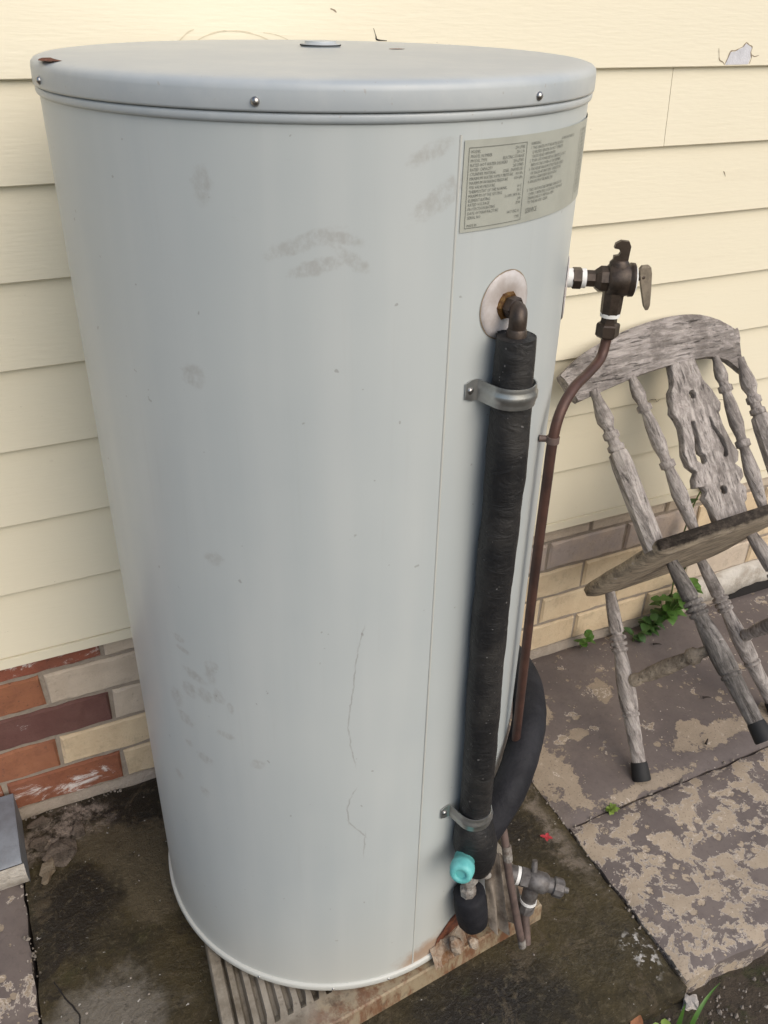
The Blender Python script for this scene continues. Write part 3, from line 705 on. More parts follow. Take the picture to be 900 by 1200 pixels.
# ------------------------------------------------------------------ hot outlet pipe, insulated
ip = empty('insulated_pipe', (0, 0, 0), 'black wrapped upright pipe strapped to the front of the tank', 'pipe')
top_az, bot_az = -74.5, -72.3
def ins_c(z):
    k = (1.205-z)/(1.205-.40); return cyl(top_az+(bot_az-top_az)*k, .0275+.002*math.sin(9*k), z)
def ins_r(k): return .0218+.0022*min(1, k*8)+.0004*math.sin(k*40)
zz = [1.203-(1.203-.405)*i/110 for i in range(111)]
def wr(p, j): return .0011*N3((j*.35, p.z*24, 0), 1.0, 3)+.0011*max(0, N3((j*.55, p.z*42+j*.9, 0), 1, 8))+.0004*mn.noise(Vector((p.z*120, j*.5, 1)))
b = MB(); b.tube([ins_c(z) for z in zz], ins_r, 22, 1, wr); b.build('wrapped_sleeve', M['black'], ip)
b = MB(); ctr = ins_c(1.2)
for i in range(9):                                   # torn lip at the top
    a0 = -.6+i*.35; p = [ctr+Vector((.0215*math.cos(a), .0215*math.sin(a), 0)) for a in (a0, a0+.33)]
    h = .004+.008*abs(N3((i, 3, 0), 1.7)); b.add([p[0], p[1], p[1]+Vector((-.002, -.001, h)), p[0]+Vector((-.001, 0, h*.7))], [(0, 1, 2, 3)])
b.build('torn_lip', M['black'], ip)
e0 = cyl(-73, .0, 1.230)
b = MB(); b.lathe(cyl(-73, .001, 1.229), cyl(-73, .007, 1.229), [(0, .0165), (.4, .0165), (1, .0145)], 6, smooth=False); b.build('brass_collar', M['brass'], ip)
b = MB(); b.lathe(cyl(-73, .006, 1.229), cyl(-73.2, .019, 1.229), [(0, .0125), (.85, .0125), (1, .011)], 6, smooth=False); b.build('union_nut', M['bronze'], ip)
b = MB(); q = ins_c(1.2)
b.tube([cyl(-73.2, .015, 1.229), cyl(-73.8, .023, 1.2285), (q+Vector((0, 0, .022))), (q+Vector((0, 0, .008))), q+Vector((0, 0, -.02))], lambda k: .0090+.0010*math.sin(k*PI), 16, 8)
b.lathe(q+Vector((0, 0, .0005)), q+Vector((0, 0, .012)), [(0, .0112), (.8, .0110), (1, .0095)], 18)
b.build('elbow', M['bronze'], ip)
def strap(z, flare):
    k = ins_c(z); az = math.degrees(math.atan2(k.y-YT, k.x)); q0 = (Vector((k.x, k.y-YT, 0))).length-RT; rr = .0252
    path = [(-.0445, .002), (-.036, .0018), (-.0285, .002), (-.0265, .0045)]
    for i in range(13):
        t = PI*(1-i/12); path.append((rr*math.cos(t), q0-.001+rr*math.sin(t)))
    path += [(.0265, .0045), (.0285, .002), (.040, .002)]
    prof = [(-.0125, 0), (-.0085, .0006), (-.006, .0003), (-.003, .0022), (.003, .0022), (.006, .0003), (.0085, .0006), (.0125, 0)]
    front = []; back = []
    for i, (u, q) in enumerate(path):
        a = path[max(i-1, 0)]; c = path[min(i+1, len(path)-1)]; t = Vector((c[0]-a[0], c[1]-a[1])).normalized(); n = Vector((-t.y, t.x))
        fr = []; bk = []
        for (h, o_) in prof:
            o_ = o_ if 3 < i < len(path)-4 else 0
            hh = h*(1 if i > 0 else .72)
            fr.append(cyl(az+math.degrees((u+n.x*(o_+.0009))/RT), q+n.y*(o_+.0009), z+hh+flare*u)); bk.append(cyl(az+math.degrees((u+n.x*(o_-.0004))/RT), q+n.y*(o_-.0004), z+hh+flare*u))
        front.append(fr); back.append(bk)
    b = MB(); b.grid(front); b.grid(back); b.grid([[p[0] for p in front], [p[0] for p in back]]); b.grid([[p[-1] for p in front], [p[-1] for p in back]]); b.grid([front[0], back[0]])
    s_ = b.build('pipe_strap', M['steel'], ip)
    b = MB(); b.lathe(cyl(az+math.degrees(-.0375/RT), .0022, z-flare*.0375), cyl(az+math.degrees(-.0375/RT), .0048, z-flare*.0375), [(0, .0042), (.5, .0042), (1, .002)], 12); b.build('strap_screw', M['screw'], s_)
strap(1.138, -.04); strap(.430, -.12)
# lower black-wrapped tee
def lump(b, p0, p1, prof, seed, amt=.12, n=20): b.lathe(p0, p1, prof, n, wob=lambda k, j: amt*N3((math.cos(2*PI*j/n)*2, math.sin(2*PI*j/n)*2, k*5+seed), 1.0))
b = MB(); lump(b, (.104, -.664, .425), (.120, -.672, .292), [(0, .021), (.12, .029), (.45, .035), (.75, .034), (.95, .023), (1, .012)], 2)
lump(b, (.108, -.655, .385), (.150, -.640, .375), [(0, .025), (.6, .0235), (1, .018)], 5)
b.build('wrapped_tee', M['black'], ip)
b = MB(); b.lathe((.086, -.682, .352), (.060, -.714, .362), [(0, .0165), (.42, .0165), (.45, .019), (.62, .0195), (.9, .0175), (.97, .015), (.985, .009), (.9, .008)], 18); b.build('teal_cap', M['teal'], ip)
b = MB(); b.lathe((.108, -.664, .318), (.110, -.667, .228), [(0, .0165), (.15, .0165), (.2, .011), (.35, .0105), (.38, .0155), (.6, .0155), (.64, .010), (.8, .0095), (.83, .014), (1, .0135)], 8, smooth=False)
b.lathe((.118, -.668, .285), (.146, -.672, .262), [(0, .009), (.8, .008), (1, .004)], 10); b.build('check_valve', M['ash'], ip)
b = MB(); lump(b, (.112, -.667, .232), (.126, -.669, .140), [(0, .014), (.02, .0225), (.06, .0275), (.5, .0275), (.9, .0255), (1, .018)], 9, .08); b.build('foam_sleeve', M['foam'], ip)
b = MB(); lump(b, (.092, -.660, .104), (.104, -.668, .068), [(0, .005), (.4, .012), (.8, .011), (1, .005)], 4, .6); lump(b, (.122, -.668, .098), (.134, -.676, .074), [(0, .004), (.5, .0085), (1, .004)], 6, .6); b.build('scale_lump', M['lime'], ip)

# ------------------------------------------------------------------ relief valve and its copper drain
rv = empty('relief_valve', (0, 0, 0), 'dark bronze relief valve with a metal lever on the upper right side of the tank', 'valve')
AZ, ZV = -28, 1.197
ax = Vector((math.cos(R(AZ)), math.sin(R(AZ)), 0)); tx = Vector((-ax.y, ax.x, 0))
def V(q, t=0, z=0): return cyl(AZ, q, ZV+z)+tx*t
b = MB(); b.lathe(V(.002), V(.012), [(0, .0125), (1, .0125)], 20); b.build('sealing_tape', M['white'], rv); b = MB(); b.lathe(V(.0235), V(.0295), [(0, .0128), (1, .0128)], 20); b.build('sealing_tape', M['white'], rv); b = MB(); b.lathe(V(.092), V(.0965), [(0, .0185), (.6, .0175), (1, .012)], 20); b.build('washer', M['white'], rv)
b = MB(); b.lathe(V(.0115), V(.024), [(0, .0128), (.08, .0145), (.92, .0145), (1, .0128)], 6, smooth=False); b.build('hex_nut', M['bronze'], rv)
b = MB(); b.lathe(V(.029), V(.062), [(0, .0112), (.36, .0112), (.42, .0135), (.58, .0175), (1, .0175)], 8, smooth=False)
b.lathe(V(.058), V(.0925), [(0, .0185), (.08, .0215), (.75, .0215), (.8, .0195), (.84, .0222), (1, .0218)], 28)
b.lathe(V(.069, 0, -.012), V(.069, 0, -.046), [(0, .0145), (.75, .0140), (1, .0135)], 8, smooth=False)
b.lathe(V(.071, 0, .014), V(.071, 0, .026), [(0, .0135), (.7, .0130), (1, .010)], 16)
b.build('valve_body', M['bronze'], rv)
b = MB(); b.lathe(V(.069, 0, -.0455), V(.069, 0, -.0505), [(0, .0132), (1, .0132)], 20); b.build('outlet_tape', M['white'], rv)
b = MB(); b.lathe(V(.069, 0, -.050), V(.069, 0, -.080), [(0, .0105), (.3, .0110), (.34, .0150), (.42, .0160), (.9, .0160), (1, .0130)], 6, smooth=False); b.build('outlet_nut', M['bronze'], rv)
b = MB()   # hooked lug on top
pr = [(-.009, 0), (.010, 0), (.011, .020), (.008, .026), (-.002, .027), (-.009, .023), (-.010, .017), (-.004, .016), (-.001, .012), (-.003, .008), (-.009, .007)]
fr_ = [V(.071+x, -.004, .024+z) for x, z in pr]; bk_ = [V(.071+x, .004, .024+z) for x, z in pr]
b.add(fr_, [tuple(range(11))]); b.add(bk_, [tuple(reversed(range(11)))]); b.grid([fr_, bk_], close_v=True, smooth=False); b.build('top_lug', M['bronze'], rv)
b = MB()   # easing lever
def lv(s, wdt, th): 
    c = V(.1005+.012*s, 0, .020-.060*s); d = Vector((0, 0, 1)).cross(ax)
    wa = tx*.45+ax*.89; na = ax*.45-tx*.89; c = c+ax*.004
    return [c+wa*wdt-na*th, c+wa*wdt+na*th, c-wa*wdt+na*th, c-wa*wdt-na*th]
b.grid([lv(*a) for a in ((0, .005, .0015), (.06, .0085, .002), (.2, .0095, .002), (.55, .0075, .002), (.9, .0048, .0018), (1, .002, .001))], close_v=True, smooth=False)
b.add(lv(0, .005, .0015), [(0, 1, 2, 3)]); b.add(lv(1, .002, .001), [(3, 2, 1, 0)]); b.build('lever', M['lever'], rv)
b = MB(); b.lathe(V(.096, 0, .004), V(.107, 0, .004), [(0, .005), (.7, .005), (1, .003)], 12); b.build('lever_pin', M['bronze'], rv)

cp = empty('copper_pipe', (0, 0, 0), 'brown copper drain pipe bending down the right side of the tank', 'pipe')
t0 = V(.069, 0, -.074); ta = t0+Vector((0, 0, -.014)); tb = cyl(-49.5, .0190, 1.045)
path = [t0, ta, ta.lerp(tb, .12)+Vector((.004, .002, -.012)), ta.lerp(tb, .38)+Vector((0, 0, -.004)), ta.lerp(tb, .68)+Vector((0, 0, .010)), ta.lerp(tb, .92)+Vector((0, 0, .006)), cyl(-50.2, .0185, 1.02), cyl(-50.6, .0185, .95), cyl(-50.6, .0185, .80), cyl(-49.4, .019, .62), cyl(-47.5, .020, .425)]
b = MB(); b.tube(path, .0071, 14, 8); b.build('pipe_run', M['copper'], cp)
q = path[6]; b = MB(); b.lathe(q+Vector((0, 0, .0045)), q+Vector((0, 0, -.0045)), [(0, .0086), (1, .0086)], 16); b.lathe(cyl(-51, .001, 1.02), cyl(-50.3, .012, 1.02), [(0, .005), (1, .0045)], 8); b.build('pipe_clip', M['dull'], cp)
q = path[-1]; b = MB(); b.lathe(q+Vector((0, 0, .03)), q+Vector((0, 0, -.02)), [(0, .0088), (.1, .0096), (1, .0096)], 16); b.build('solder_joint', M['brass'], cp)

hs = MB()
hp = [cyl(16, .031, .40), cyl(0, .031, .425), cyl(-15, .031, .442), cyl(-27, .031, .450), cyl(-38, .032, .452), cyl(-47, .033, .440), cyl(-55, .035, .418), cyl(-62, .034, .392), cyl(-68, .032, .365)]
hs.tube(hp, lambda k: .029-.003*max(0, k-.8)*5, 22, 10, lambda p, j: .0012*N3(p, 40))
ho = hs.build('foam_hose', M['foam']); tag(ho, 'thick black foam hose curving round the lower right side of the tank', 'hose')

# drain pipe, expansion valve, grimy sheet
dp = empty('drain_pipe', (0, 0, 0), 'thin dull copper drain pipe ending over the front of the base', 'pipe')
b = MB(); b.tube([(.176, -.632, .365), (.182, -.648, .32), (.186, -.668, .25), (.203, -.685, .14), (.2185, -.695, .058)], .0068, 12, 8, cap=False); b.build('pipe_run', M['dull'], dp)
b = MB(); b.lathe((.184, -.656, .30), (.186, -.664, .268), [(0, .0072), (.1, .0084), (.9, .0084), (1, .007)], 14); b.build('joint_sleeve', M['ash'], dp)
b = MB(); b.lathe((.2160, -.6935, .074), (.2195, -.6957, .052), [(0, .0072), (1, .0072)], 14, cap=False); b.lathe((.2190, -.6953, .056), (.2195, -.6957, .053), [(0, .006), (1, .006)], 12); b.build('cut_end', M['ash'], dp)
ev = empty('expansion_valve', (0, 0, 0), 'grey expansion valve with white tape rings and a short outlet pipe near the tank foot', 'valve')
e0 = Vector((.178, -.612, .197)); e1 = Vector((.292, -.694, .170)); ed = (e1-e0).normalized(); Le = (e1-e0).length
def Ep(k): return e0+ed*(Le*k)
b = MB(); b.lathe(Ep(0), Ep(.40), [(0, .0135), (.55, .0135), (.6, .0155), (1, .0155)], 16); b.lathe(Ep(.44), Ep(.56), [(0, .0145), (.1, .0180), (.9, .0180), (1, .0150)], 6, smooth=False); b.lathe(Ep(.55), Ep(.80), [(0, .0150), (.15, .0185), (.85, .0185), (1, .0150)], 18); b.lathe(Ep(.79), Ep(.86), [(0, .0135), (1, .0135)], 16); b.lathe(Ep(.86), Ep(1.0), [(0, .0140), (.1, .0172), (.85, .0172), (1, .0125)], 10, smooth=False); b.lathe(Ep(.99), Ep(1.06), [(0, .006), (1, .005)], 10)
vc = Ep(.62)
b.lathe(vc, vc+Vector((.006, .012, .036)), [(0, .006), (.7, .0055), (1, .0048)], 10)
b.lathe(vc, vc+Vector((-.008, -.004, -.046)), [(0, .0145), (1, .0135)], 14); b.build('valve_body', M['grey_pvc'], ev)
b = MB(); b.lathe(Ep(.40), Ep(.44), [(0, .0160), (1, .0160)], 18); b.build('sealing_tape', M['white'], ev); b = MB(); z1 = vc+Vector((-.0075, -.004, -.044)); b.lathe(z1, z1+Vector((-.0009, -.0004, -.005)), [(0, .0152), (1, .0152)], 18); b.build('sealing_tape', M['white'], ev)
b = MB(); z2 = z1+Vector((-.0009, -.0004, -.005)); b.lathe(z2, z2+Vector((-.006, -.003, -.024)), [(0, .0125), (.3, .0145), (.85, .0145), (1, .010)], 8, smooth=False); b.build('outlet_nut', M['grey_pvc'], ev)
z3 = z2+Vector((-.006, -.003, -.022)); b = MB(); b.lathe(z3, (.229, -.696, .054), [(0, .0078), (1, .0074)], 14); b.build('outlet_pipe', M['dull'], ev)
b = MB(); rows = []
tp_ = [Vector((.150, -.640, .30)), Vector((.160, -.648, .285)), Vector((.168, -.645, .292)), Vector((.176, -.650, .27)), Vector((.186, -.640, .26)), Vector((.198, -.646, .24)), Vector((.21, -.636, .22))]
bt_ = [Vector((.170, -.655, .085)), Vector((.180, -.672, .075)), Vector((.190, -.655, .07)), Vector((.203, -.675, .062)), Vector((.214, -.650, .062)), Vector((.232, -.665, .066)), Vector((.252, -.640, .085))]
tp_ = smooth_path(tp_, 4); bt_ = smooth_path(bt_, 4)
for i in range(13):
    k = i/12; rows.append([a.lerp(c, k)+Vector((.004*N3(a*30+Vector((k*3, 0, 0))), .006*N3(a*40+Vector((0, k*4, 0))), 0)) for a, c in zip(tp_, bt_)])
rows2 = [[p+Vector((.001, .003, -.001)) for p in r_] for r_ in rows]
b.grid(rows); b.grid(rows2); b.grid([rows[-1], rows2[-1]]); b.grid([[r_[-1] for r_ in rows], [r_[-1] for r_ in rows2]])
fo = b.build('grimy_sheet', M['flap']); tag(fo, 'crumpled grimy grey sheet hanging behind the thin drain pipe', 'sheet')

# ------------------------------------------------------------------ broken chair tipped against the wall
MC = Matrix(((0.99835, -0.03507, -0.04556), (0.05750, 0.60892, 0.79114), (0.0, -0.79245, 0.60993)))
OC = Vector((0.92071, -0.31915, 0.57754))
ch = empty('wooden_chair', OC, 'weathered grey wooden kitchen chair tipped forward with its back rail on the wall', 'chair')
ch.rotation_euler = MC.to_euler()
def cpart(b, name, m, parent=ch, fix=True): return b.build(name, m, parent, fix)
Bv = Vector((0, -.2160, .9764)); Nv = Vector((0, .9764, .2160)); P0 = Vector((0, .025, 0))
def BK(x, t, n=0): return P0+Vector((x, 0, 0))+Bv*t+Nv*n
# seat
def seat_w(fv): return .219+.010*min(1, max(0, fv/.22)) if fv < .24 else .229*math.sqrt(max(0, 1-((fv-.24)/.125)**2.6)) 
TH = .031
nf = 26; fvs = [-.012+.372*i/nf for i in range(nf+1)]
def seat_ring(inset, u):
    L = []; 
    for fv in fvs: L.append(fv)
    pts = [(seat_w(fv), fv) for fv in fvs]
    poly = [(x, y) for x, y in pts]+[(-x, y) for x, y in reversed(pts)]
    cx, cy = 0, .17; o = []
    for x, y in poly:
        d = Vector((x-cx, y-cy)); k = 1-inset/max(.05, d.length); o.append(Vector((cx+d.x*k, cy+d.y*k, u+.002*N3((x*14, y*14, u*50)))))
    return o
rings = [seat_ring(.02, 0.001), seat_ring(.006, 0), seat_ring(0, -.006), seat_ring(0, -TH*.62), seat_ring(.012, -TH*.85), seat_ring(.045, -TH)]
b = MB(); b.grid(rings, close_v=True); nn = len(rings[0]); b.add(rings[0], [tuple(range(nn))]); b.add(rings[-1], [tuple(reversed(range(nn)))])
cpart(b, 'seat', M['wood_s'])
# crest rail
top_ = [(-.2787,.3882),(-.227,.416),(-.1703,.4345),(-.0987,.4498),(-.0249,.459),(.0516,.4619),(.1246,.455),(.1849,.4341),(.2336,.4063)]
bot_ = [(-.2587,.325),(-.2068,.3335),(-.1393,.3435),(-.068,.3524),(.0062,.3567),(.0717,.3582),(.1253,.3546),(.1674,.3387),(.2007,.3076)]
tp2 = smooth_path([(x, t, 0) for x, t in top_], 6); bt2 = smooth_path([(x, t, 0) for x, t in bot_], 6)
tp2[-1] += Vector((.004, .006, 0)); nC = len(tp2)
def bend(x): return .02*(x/.25)**2
fr = []; bk = []
for i, (a, c) in enumerate(zip(tp2, bt2)):
    f_ = []; k_ = []
    for j in range(9):
        p = a.lerp(c, j/8); jag = .006*N3((j*1.9, i, 0), 1.0) if i >= nC-1 else (.004*N3((j*1.3, 7, 0), 1.0) if i == 0 else 0)
        x = p.x+jag; rg = .0018*N3((x*25, p.y*90, 0), 1.0)+.0012*N3((x*70, p.y*200, 0), 1.0, 4)
        ee = .004 if j in (0, 8) else 0
        f_.append(BK(x, p.y, bend(x)+.013-ee+rg)); k_.append(BK(x, p.y, bend(x)-.010+ee+rg))
    fr.append(f_); bk.append(k_)
b = MB(); b.grid(fr); b.grid(bk)
b.grid([[q_[0] for q_ in fr], [q_[0] for q_ in bk]], smooth=False); b.grid([[q_[-1] for q_ in fr], [q_[-1] for q_ in bk]], smooth=False); b.grid([fr[0], bk[0]], smooth=False); b.grid([fr[-1], bk[-1]], smooth=False)
cpart(b, 'crest_rail', M['wood'])
# splat: outline with four cut-outs, filled by a 2D curve
sl_ = [(-.0021,.372),(-.0122,.3212),(-.0173,.3093),(-.0292,.2988),(-.0349,.2829),(-.0367,.2685),(-.0440,.2539),(-.0365,.239),(-.0330,.2191),(-.0382,.1911),(-.0490,.1605),(-.0470,.135),(-.0307,.1177),(-.0440,.1034),(-.0480,.0877),(-.0270,.0848),(-.022,.0708),(-.0346,.0592),(-.0250,.0374),(-.0232,-.004)]
sr_ = [(.0611,.372),(.0648,.3096),(.081,.2828),(.0869,.2644),(.0926,.25),(.0858,.2365),(.0780,.2300),(.0780,.2023),(.0869,.1566),(.0955,.1354),(.0866,.1181),(.0741,.1131),(.0885,.0971),(.0871,.0817),(.0697,.0707),(.0838,.0556),(.0745,.0314),(.0653,.0265),(.0639,-.004)]
holes = [[(.0243+.0120*math.cos(t*.6283), .2825+.0120*math.sin(t*.6283)) for t in range(10)], [(.021+.0120*math.cos(t*.6283), .065+.0120*math.sin(t*.6283)) for t in range(10)],
         [(-.0029,.2319),(.0071,.2249),(.0043,.1913),(-.0027,.1563),(.0056,.1478),(.0040,.1333),(-.0088,.1257),(-.0252,.1402),(-.0237,.1587),(-.0117,.1936),(-.0089,.2226)],
         [(.0466,.2299),(.0551,.2265),(.0583,.2012),(.0694,.1764),(.0722,.1498),(.0682,.1342),(.0568,.1269),(.050,.136),(.0581,.1492),(.0537,.1753),(.0441,.2035)]]
cu = bpy.data.curves.new('splat', 'CURVE'); cu.dimensions = '2D'; cu.fill_mode = 'BOTH'; cu.extrude = .008; cu.bevel_depth = .0018; cu.bevel_resolution = 1
for pl in [sl_+list(reversed(sr_))]+holes:
    sp = cu.splines.new('POLY'); sp.points.add(len(pl)-1); sp.use_cyclic_u = True
    for pt, (x, y) in zip(sp.points, pl): pt.co = (x, y, 0, 1)
tmp = bpy.data.objects.new('splat', cu); C.objects.link(tmp); bpy.context.view_layer.update()
me = bpy.data.meshes.new_from_object(tmp.evaluated_get(bpy.context.evaluated_depsgraph_get())); bpy.data.objects.remove(tmp); bpy.data.curves.remove(cu)
for v in me.vertices: v.co = BK(v.co.x, v.co.y, .004+v.co.z)
me.name = 'splat'; me.materials.clear(); so = link('splat', me, M['wood_v'], ch)
# posts and spindles
def turned(b, p0, p1, prof, n=16): b.lathe(p0, p1, prof, n)
for sx, xb, xt in ((-1, -.2024, -.221), (1, .196, .203)):
    p0 = BK(xb, -.012); p1 = BK(xt, .34, .004); b = MB()
    a = (p1-p0); sq = []
    for k, h in ((0, .0205), (.53, .0200), (.60, .0180), (.615, .012)):
        c = p0+a*k; e1 = Vector((.77, .64, 0)); e2 = Vector((-.64, .77, 0)); rr = []
        for i in range(8):
            t = PI/8+i*PI/4; d = (abs(math.cos(t*1)), abs(math.sin(t))); ss = h*1.08/max(d)*(.98 if i % 2 else .98)
            rr.append(c+e1*(math.cos(t)*ss)+e2*(math.sin(t)*ss))
        sq.append(rr)
    b.grid(sq, close_v=True, smooth=False)
    turned(b, p0+a*.61, p1, [(0, .012), (.03, .0175), (.10, .0175), (.13, .0122), (.20, .0120), (.22, .0168), (.31, .0168), (.34, .0115), (.38, .0115), (.5, .0180), (.62, .0170), (.85, .0105), (1, .0095)], 14)
    cpart(b, 'post', M['wood_v'])
for xb, xt in ((-.0867, -.1148), (.118, .133)):
    b = MB(); turned(b, BK(xb, -.005), BK(xt, .355, .004), [(0, .010), (.10, .0128), (.25, .0172), (.36, .0125), (.395, .0105), (.405, .0110), (.412, .0162), (.45, .0162), (.456, .0112), (.48, .0108), (.56, .0160), (.68, .0140), (.755, .0100), (.765, .0105), (.772, .0158), (.805, .0158), (.812, .0108), (.83, .0108), (.87, .0148), (.92, .0130), (.97, .0088), (1, .0080)], 14)
    cpart(b, 'spindle', M['wood_v'])
LEG = [(0, .0125), (.10, .0165), (.22, .0185), (.245, .0185), (.252, .0140), (.262, .0150), (.268, .0222), (.286, .0222), (.291, .0150), (.298, .0150), (.303, .0225), (.321, .0225), (.326, .0152), (.333, .0152), (.338, .0222), (.354, .0215), (.36, .0160), (.368, .0155), (.42, .0185), (.52, .0225), (.60, .0235), (.68, .0225), (.695, .0215), (.70, .0190), (.706, .0190), (.710, .0226), (.726, .0226), (.730, .0190), (.738, .0195), (.85, .0185), (1, .0172)]
legs = {}
for key, sx, (lx, fy), (dx, dy) in (('A', -1, (.145, .3), (.078, .09)), ('C', 1, (.145, .3), (.078, .09)), ('B', -1, (.079, .153-.012), (.018, -.043+.012)), ('D', 1, (.170, .141), (.018, -.031))):
    p0 = Vector((sx*lx, fy, -TH+.006)); p1 = Vector((sx*(lx+dx), fy+dy, -.441)); legs[key] = (p0, p1)
for key in 'ACBD':
    p0, p1 = legs[key]; d = (p1-p0); L = d.length
    pe = p0+d*(1-.035/L); b = MB(); turned(b, p0, pe, [(k, r_*(1.0 if key in 'BD' else .90)) for k, r_ in LEG], 16); lo = cpart(b, 'leg', M['wood_g' if key == 'B' else 'wood_v'])
    if key == 'B': lo['label'] = 'darker rear leg with a pale scrape'
    b = MB(); turned(b, pe-d*(.006/L), p1, [(0, .0180), (.1, .0190), (.9, .0212), (1, .0200)], 16); cpart(b, 'rubber_foot', M['rubber'], lo)
for a, c in (('A', 'B'), ('C', 'D')):
    p0 = legs[a][0].lerp(legs[a][1], .50); p1 = legs[c][0].lerp(legs[c][1], .50); b = MB()
    turned(b, p0, p1, [(0, .010), (.06, .012), (.10, .0155), (.14, .0155), (.17, .012), (.3, .0165), (.5, .0180), (.66, .0150), (.70, .0135), (.73, .0190), (.79, .0190), (.82, .0125), (1, .0110)], 14); cpart(b, 'stretcher', M['wood_d' if a == 'A' else 'wood_v'])
p0, p1 = legs['B']; dd = p1-p0; la_ = [o for o in ch.children if o.get('label')][0]
a_ = dd.normalized(); e1 = a_.cross(Vector((0, 0, 1))).normalized(); e2 = a_.cross(e1)
for k0, k1, an in ((.05, .22, 2.9), (.40, .53, 2.35)):          # pale bare scrapes on the rear leg
    rws = []
    for i in range(9):
        k = k0+(k1-k0)*i/8; rad_ = [r_ for kk, r_ in LEG if kk <= k+.03][-1]*1.0+.0012; wa_ = .22*math.sin(PI*(i+.4)/8.8)*(1+.5*N3((i, k, 0), 1.3))
        rws.append([p0+dd*k+(e1*math.cos(an+t*wa_)+e2*math.sin(an+t*wa_))*(rad_-.0006*abs(t)) for t in (-1, 0, 1)])
    b = MB(); b.grid(rws); cpart(b, 'bare_scrape', M['bare'], la_)

# ------------------------------------------------------------------ grey painted step at the left edge
st = empty('concrete_step', (-.8, -.07, 0), 'grey painted concrete step with a worn white front at the left edge', 'step')
b = MB(); rows = []
for i in range(13):
    x = -1.5+.921*i/12; w_ = .003*N3((x, 0, 0), 12)
    rows.append([(x, .01, .078), (x, -.06, .079+.001*N3((x, 2, 0), 9)), (x, -.160+w_, .076), (x, -.167+w_, .070)])
b.grid(rows); b.grid([[r_[k] for r_ in rows[-1:] for k in range(4)], [(-.577, .01, -.005), (-.577, -.06, -.005), (-.575, -.150, -.005), (-.575, -.158, -.005)]], smooth=False)
part(b, 'step_top', M['step'], st)
b = MB(); rows = []
for i in range(25):
    x = -1.5+.924*i/24; rows.append([(x, -.1685+.003*N3((x, 0, 0), 12), .0695+.002*N3((x, 3, 0), 20)), (x, -.170+.004*N3((x, 1, 0), 16), .04), (x, -.162+.005*N3((x, 2, 0), 16), .014), (x, -.152, -.004)])
b.grid(rows); part(b, 'step_front', M['step_front'], st)

# ------------------------------------------------------------------ rubble, stones, leaves, weeds
def rock(name, c, sx, sy, sz, m, seed, label=None, cat=None, group=None, rz=0):
    bm = bmesh.new(); bmesh.ops.create_icosphere(bm, subdivisions=2, radius=1)
    for v in bm.verts:
        k = 1+.5*N3(v.co, 1.3, seed); p = v.co*k
        p = Vector((round(p.x*1.6)/1.6*.7+p.x*.3, round(p.y*1.6)/1.6*.7+p.y*.3, min(.55+.25*p.x, max(-.6, p.z))))
        v.co = Matrix.Rotation(rz, 3, 'Z') @ Vector((p.x*sx, p.y*sy, p.z*sz))
    me = bpy.data.meshes.new(name); bm.to_mesh(me); bm.free(); o = link(name, me, m); o.location = c
    return tag(o, label, cat, group)
G_ = 'broken concrete pieces by the wall'
for i, (x, y, a, c, h, l) in enumerate(((-.545, -.022, .020, .012, .010, 'small broken concrete piece tight against the bottom red brick'), (-.552, -.075, .014, .020, .010, 'broken concrete piece beside the right side of the grey step'),
                                        (-.520, -.115, .036, .028, .011, 'largest dark broken concrete piece, between the grey step and the tank'), (-.540, -.150, .024, .012, .010, 'flat pale concrete piece just in front of the grey step corner'),
                                        (-.47, -.075, .022, .016, .008, 'broken concrete piece on the pale crust closest to the tank'))):
    rock('concrete_piece', (x, y, .004), a, c, h, M['rubble'] if i != 3 else M['conc'], i+1.5, l, 'rubble', G_, .4*i)
rock('stone', (.482, -.866, -.042), .016, .013, .013, M['stone'], 3, 'small white stone in the soil at the corner of the slabs', 'stone')
b = MB(); rg = random.Random(3)          # uncountable grit
for i in range(330):
    x = rg.uniform(-.6, 1.7); y = rg.uniform(-.95, -.005); z = .001 if y > -.845 else -.052
    if -.32 < x < .32 and y > -.69: continue
    s_ = (.0007+.0024*rg.random()**3)*(1.6 if y < -.845 else 1); a = rg.random()*6
    pts = [(x+s_*math.cos(a+t*1.257)*rg.uniform(.6, 1.2), y+s_*math.sin(a+t*1.257)*rg.uniform(.6, 1.2), z) for t in range(5)]
    b.add(pts+[(x, y, z+s_*.8)], [(t, (t+1) % 5, 5) for t in range(5)])
for i in range(260):                      # crumbs caught in the joints and along the foot of the wall
    t = rg.random(); k = i % 4
    if k == 0: x, y = .477+rg.gauss(0, .005), -.84+.82*t
    elif k == 1: x, y = .49+1.2*t, -.482+rg.gauss(0, .005)
    elif k == 2: x, y = -.588+rg.gauss(0, .005), -.8+.65*t
    else: x, y = (-.57+.5*t if t < .4 else .45+1.2*t), .008-abs(rg.gauss(0, .008))
    s_ = .0012+.003*rg.random()**2; a = rg.random()*6; z = -.002
    pts = [(x+s_*math.cos(a+q_*1.257)*rg.uniform(.5, 1.3), y+s_*math.sin(a+q_*1.257)*rg.uniform(.5, 1.3), z) for q_ in range(5)]
    b.add(pts+[(x, y, z+.003+s_*.8)], [(q_, (q_+1) % 5, 5) for q_ in range(5)])
for i in range(300):                      # pebbles in the soil
    x = rg.uniform(.30, .95); y = rg.uniform(-.99, -.862); s_ = .0015+.005*rg.random()**3; a = rg.random()*6; z = -.052
    pts = [(x+s_*math.cos(a+q_*1.257)*rg.uniform(.6, 1.2), y+s_*math.sin(a+q_*1.257)*rg.uniform(.6, 1.2), z-.004) for q_ in range(5)]
    b.add(pts+[(x, y, z+s_*.8)], [(q_, (q_+1) % 5, 5) for q_ in range(5)])
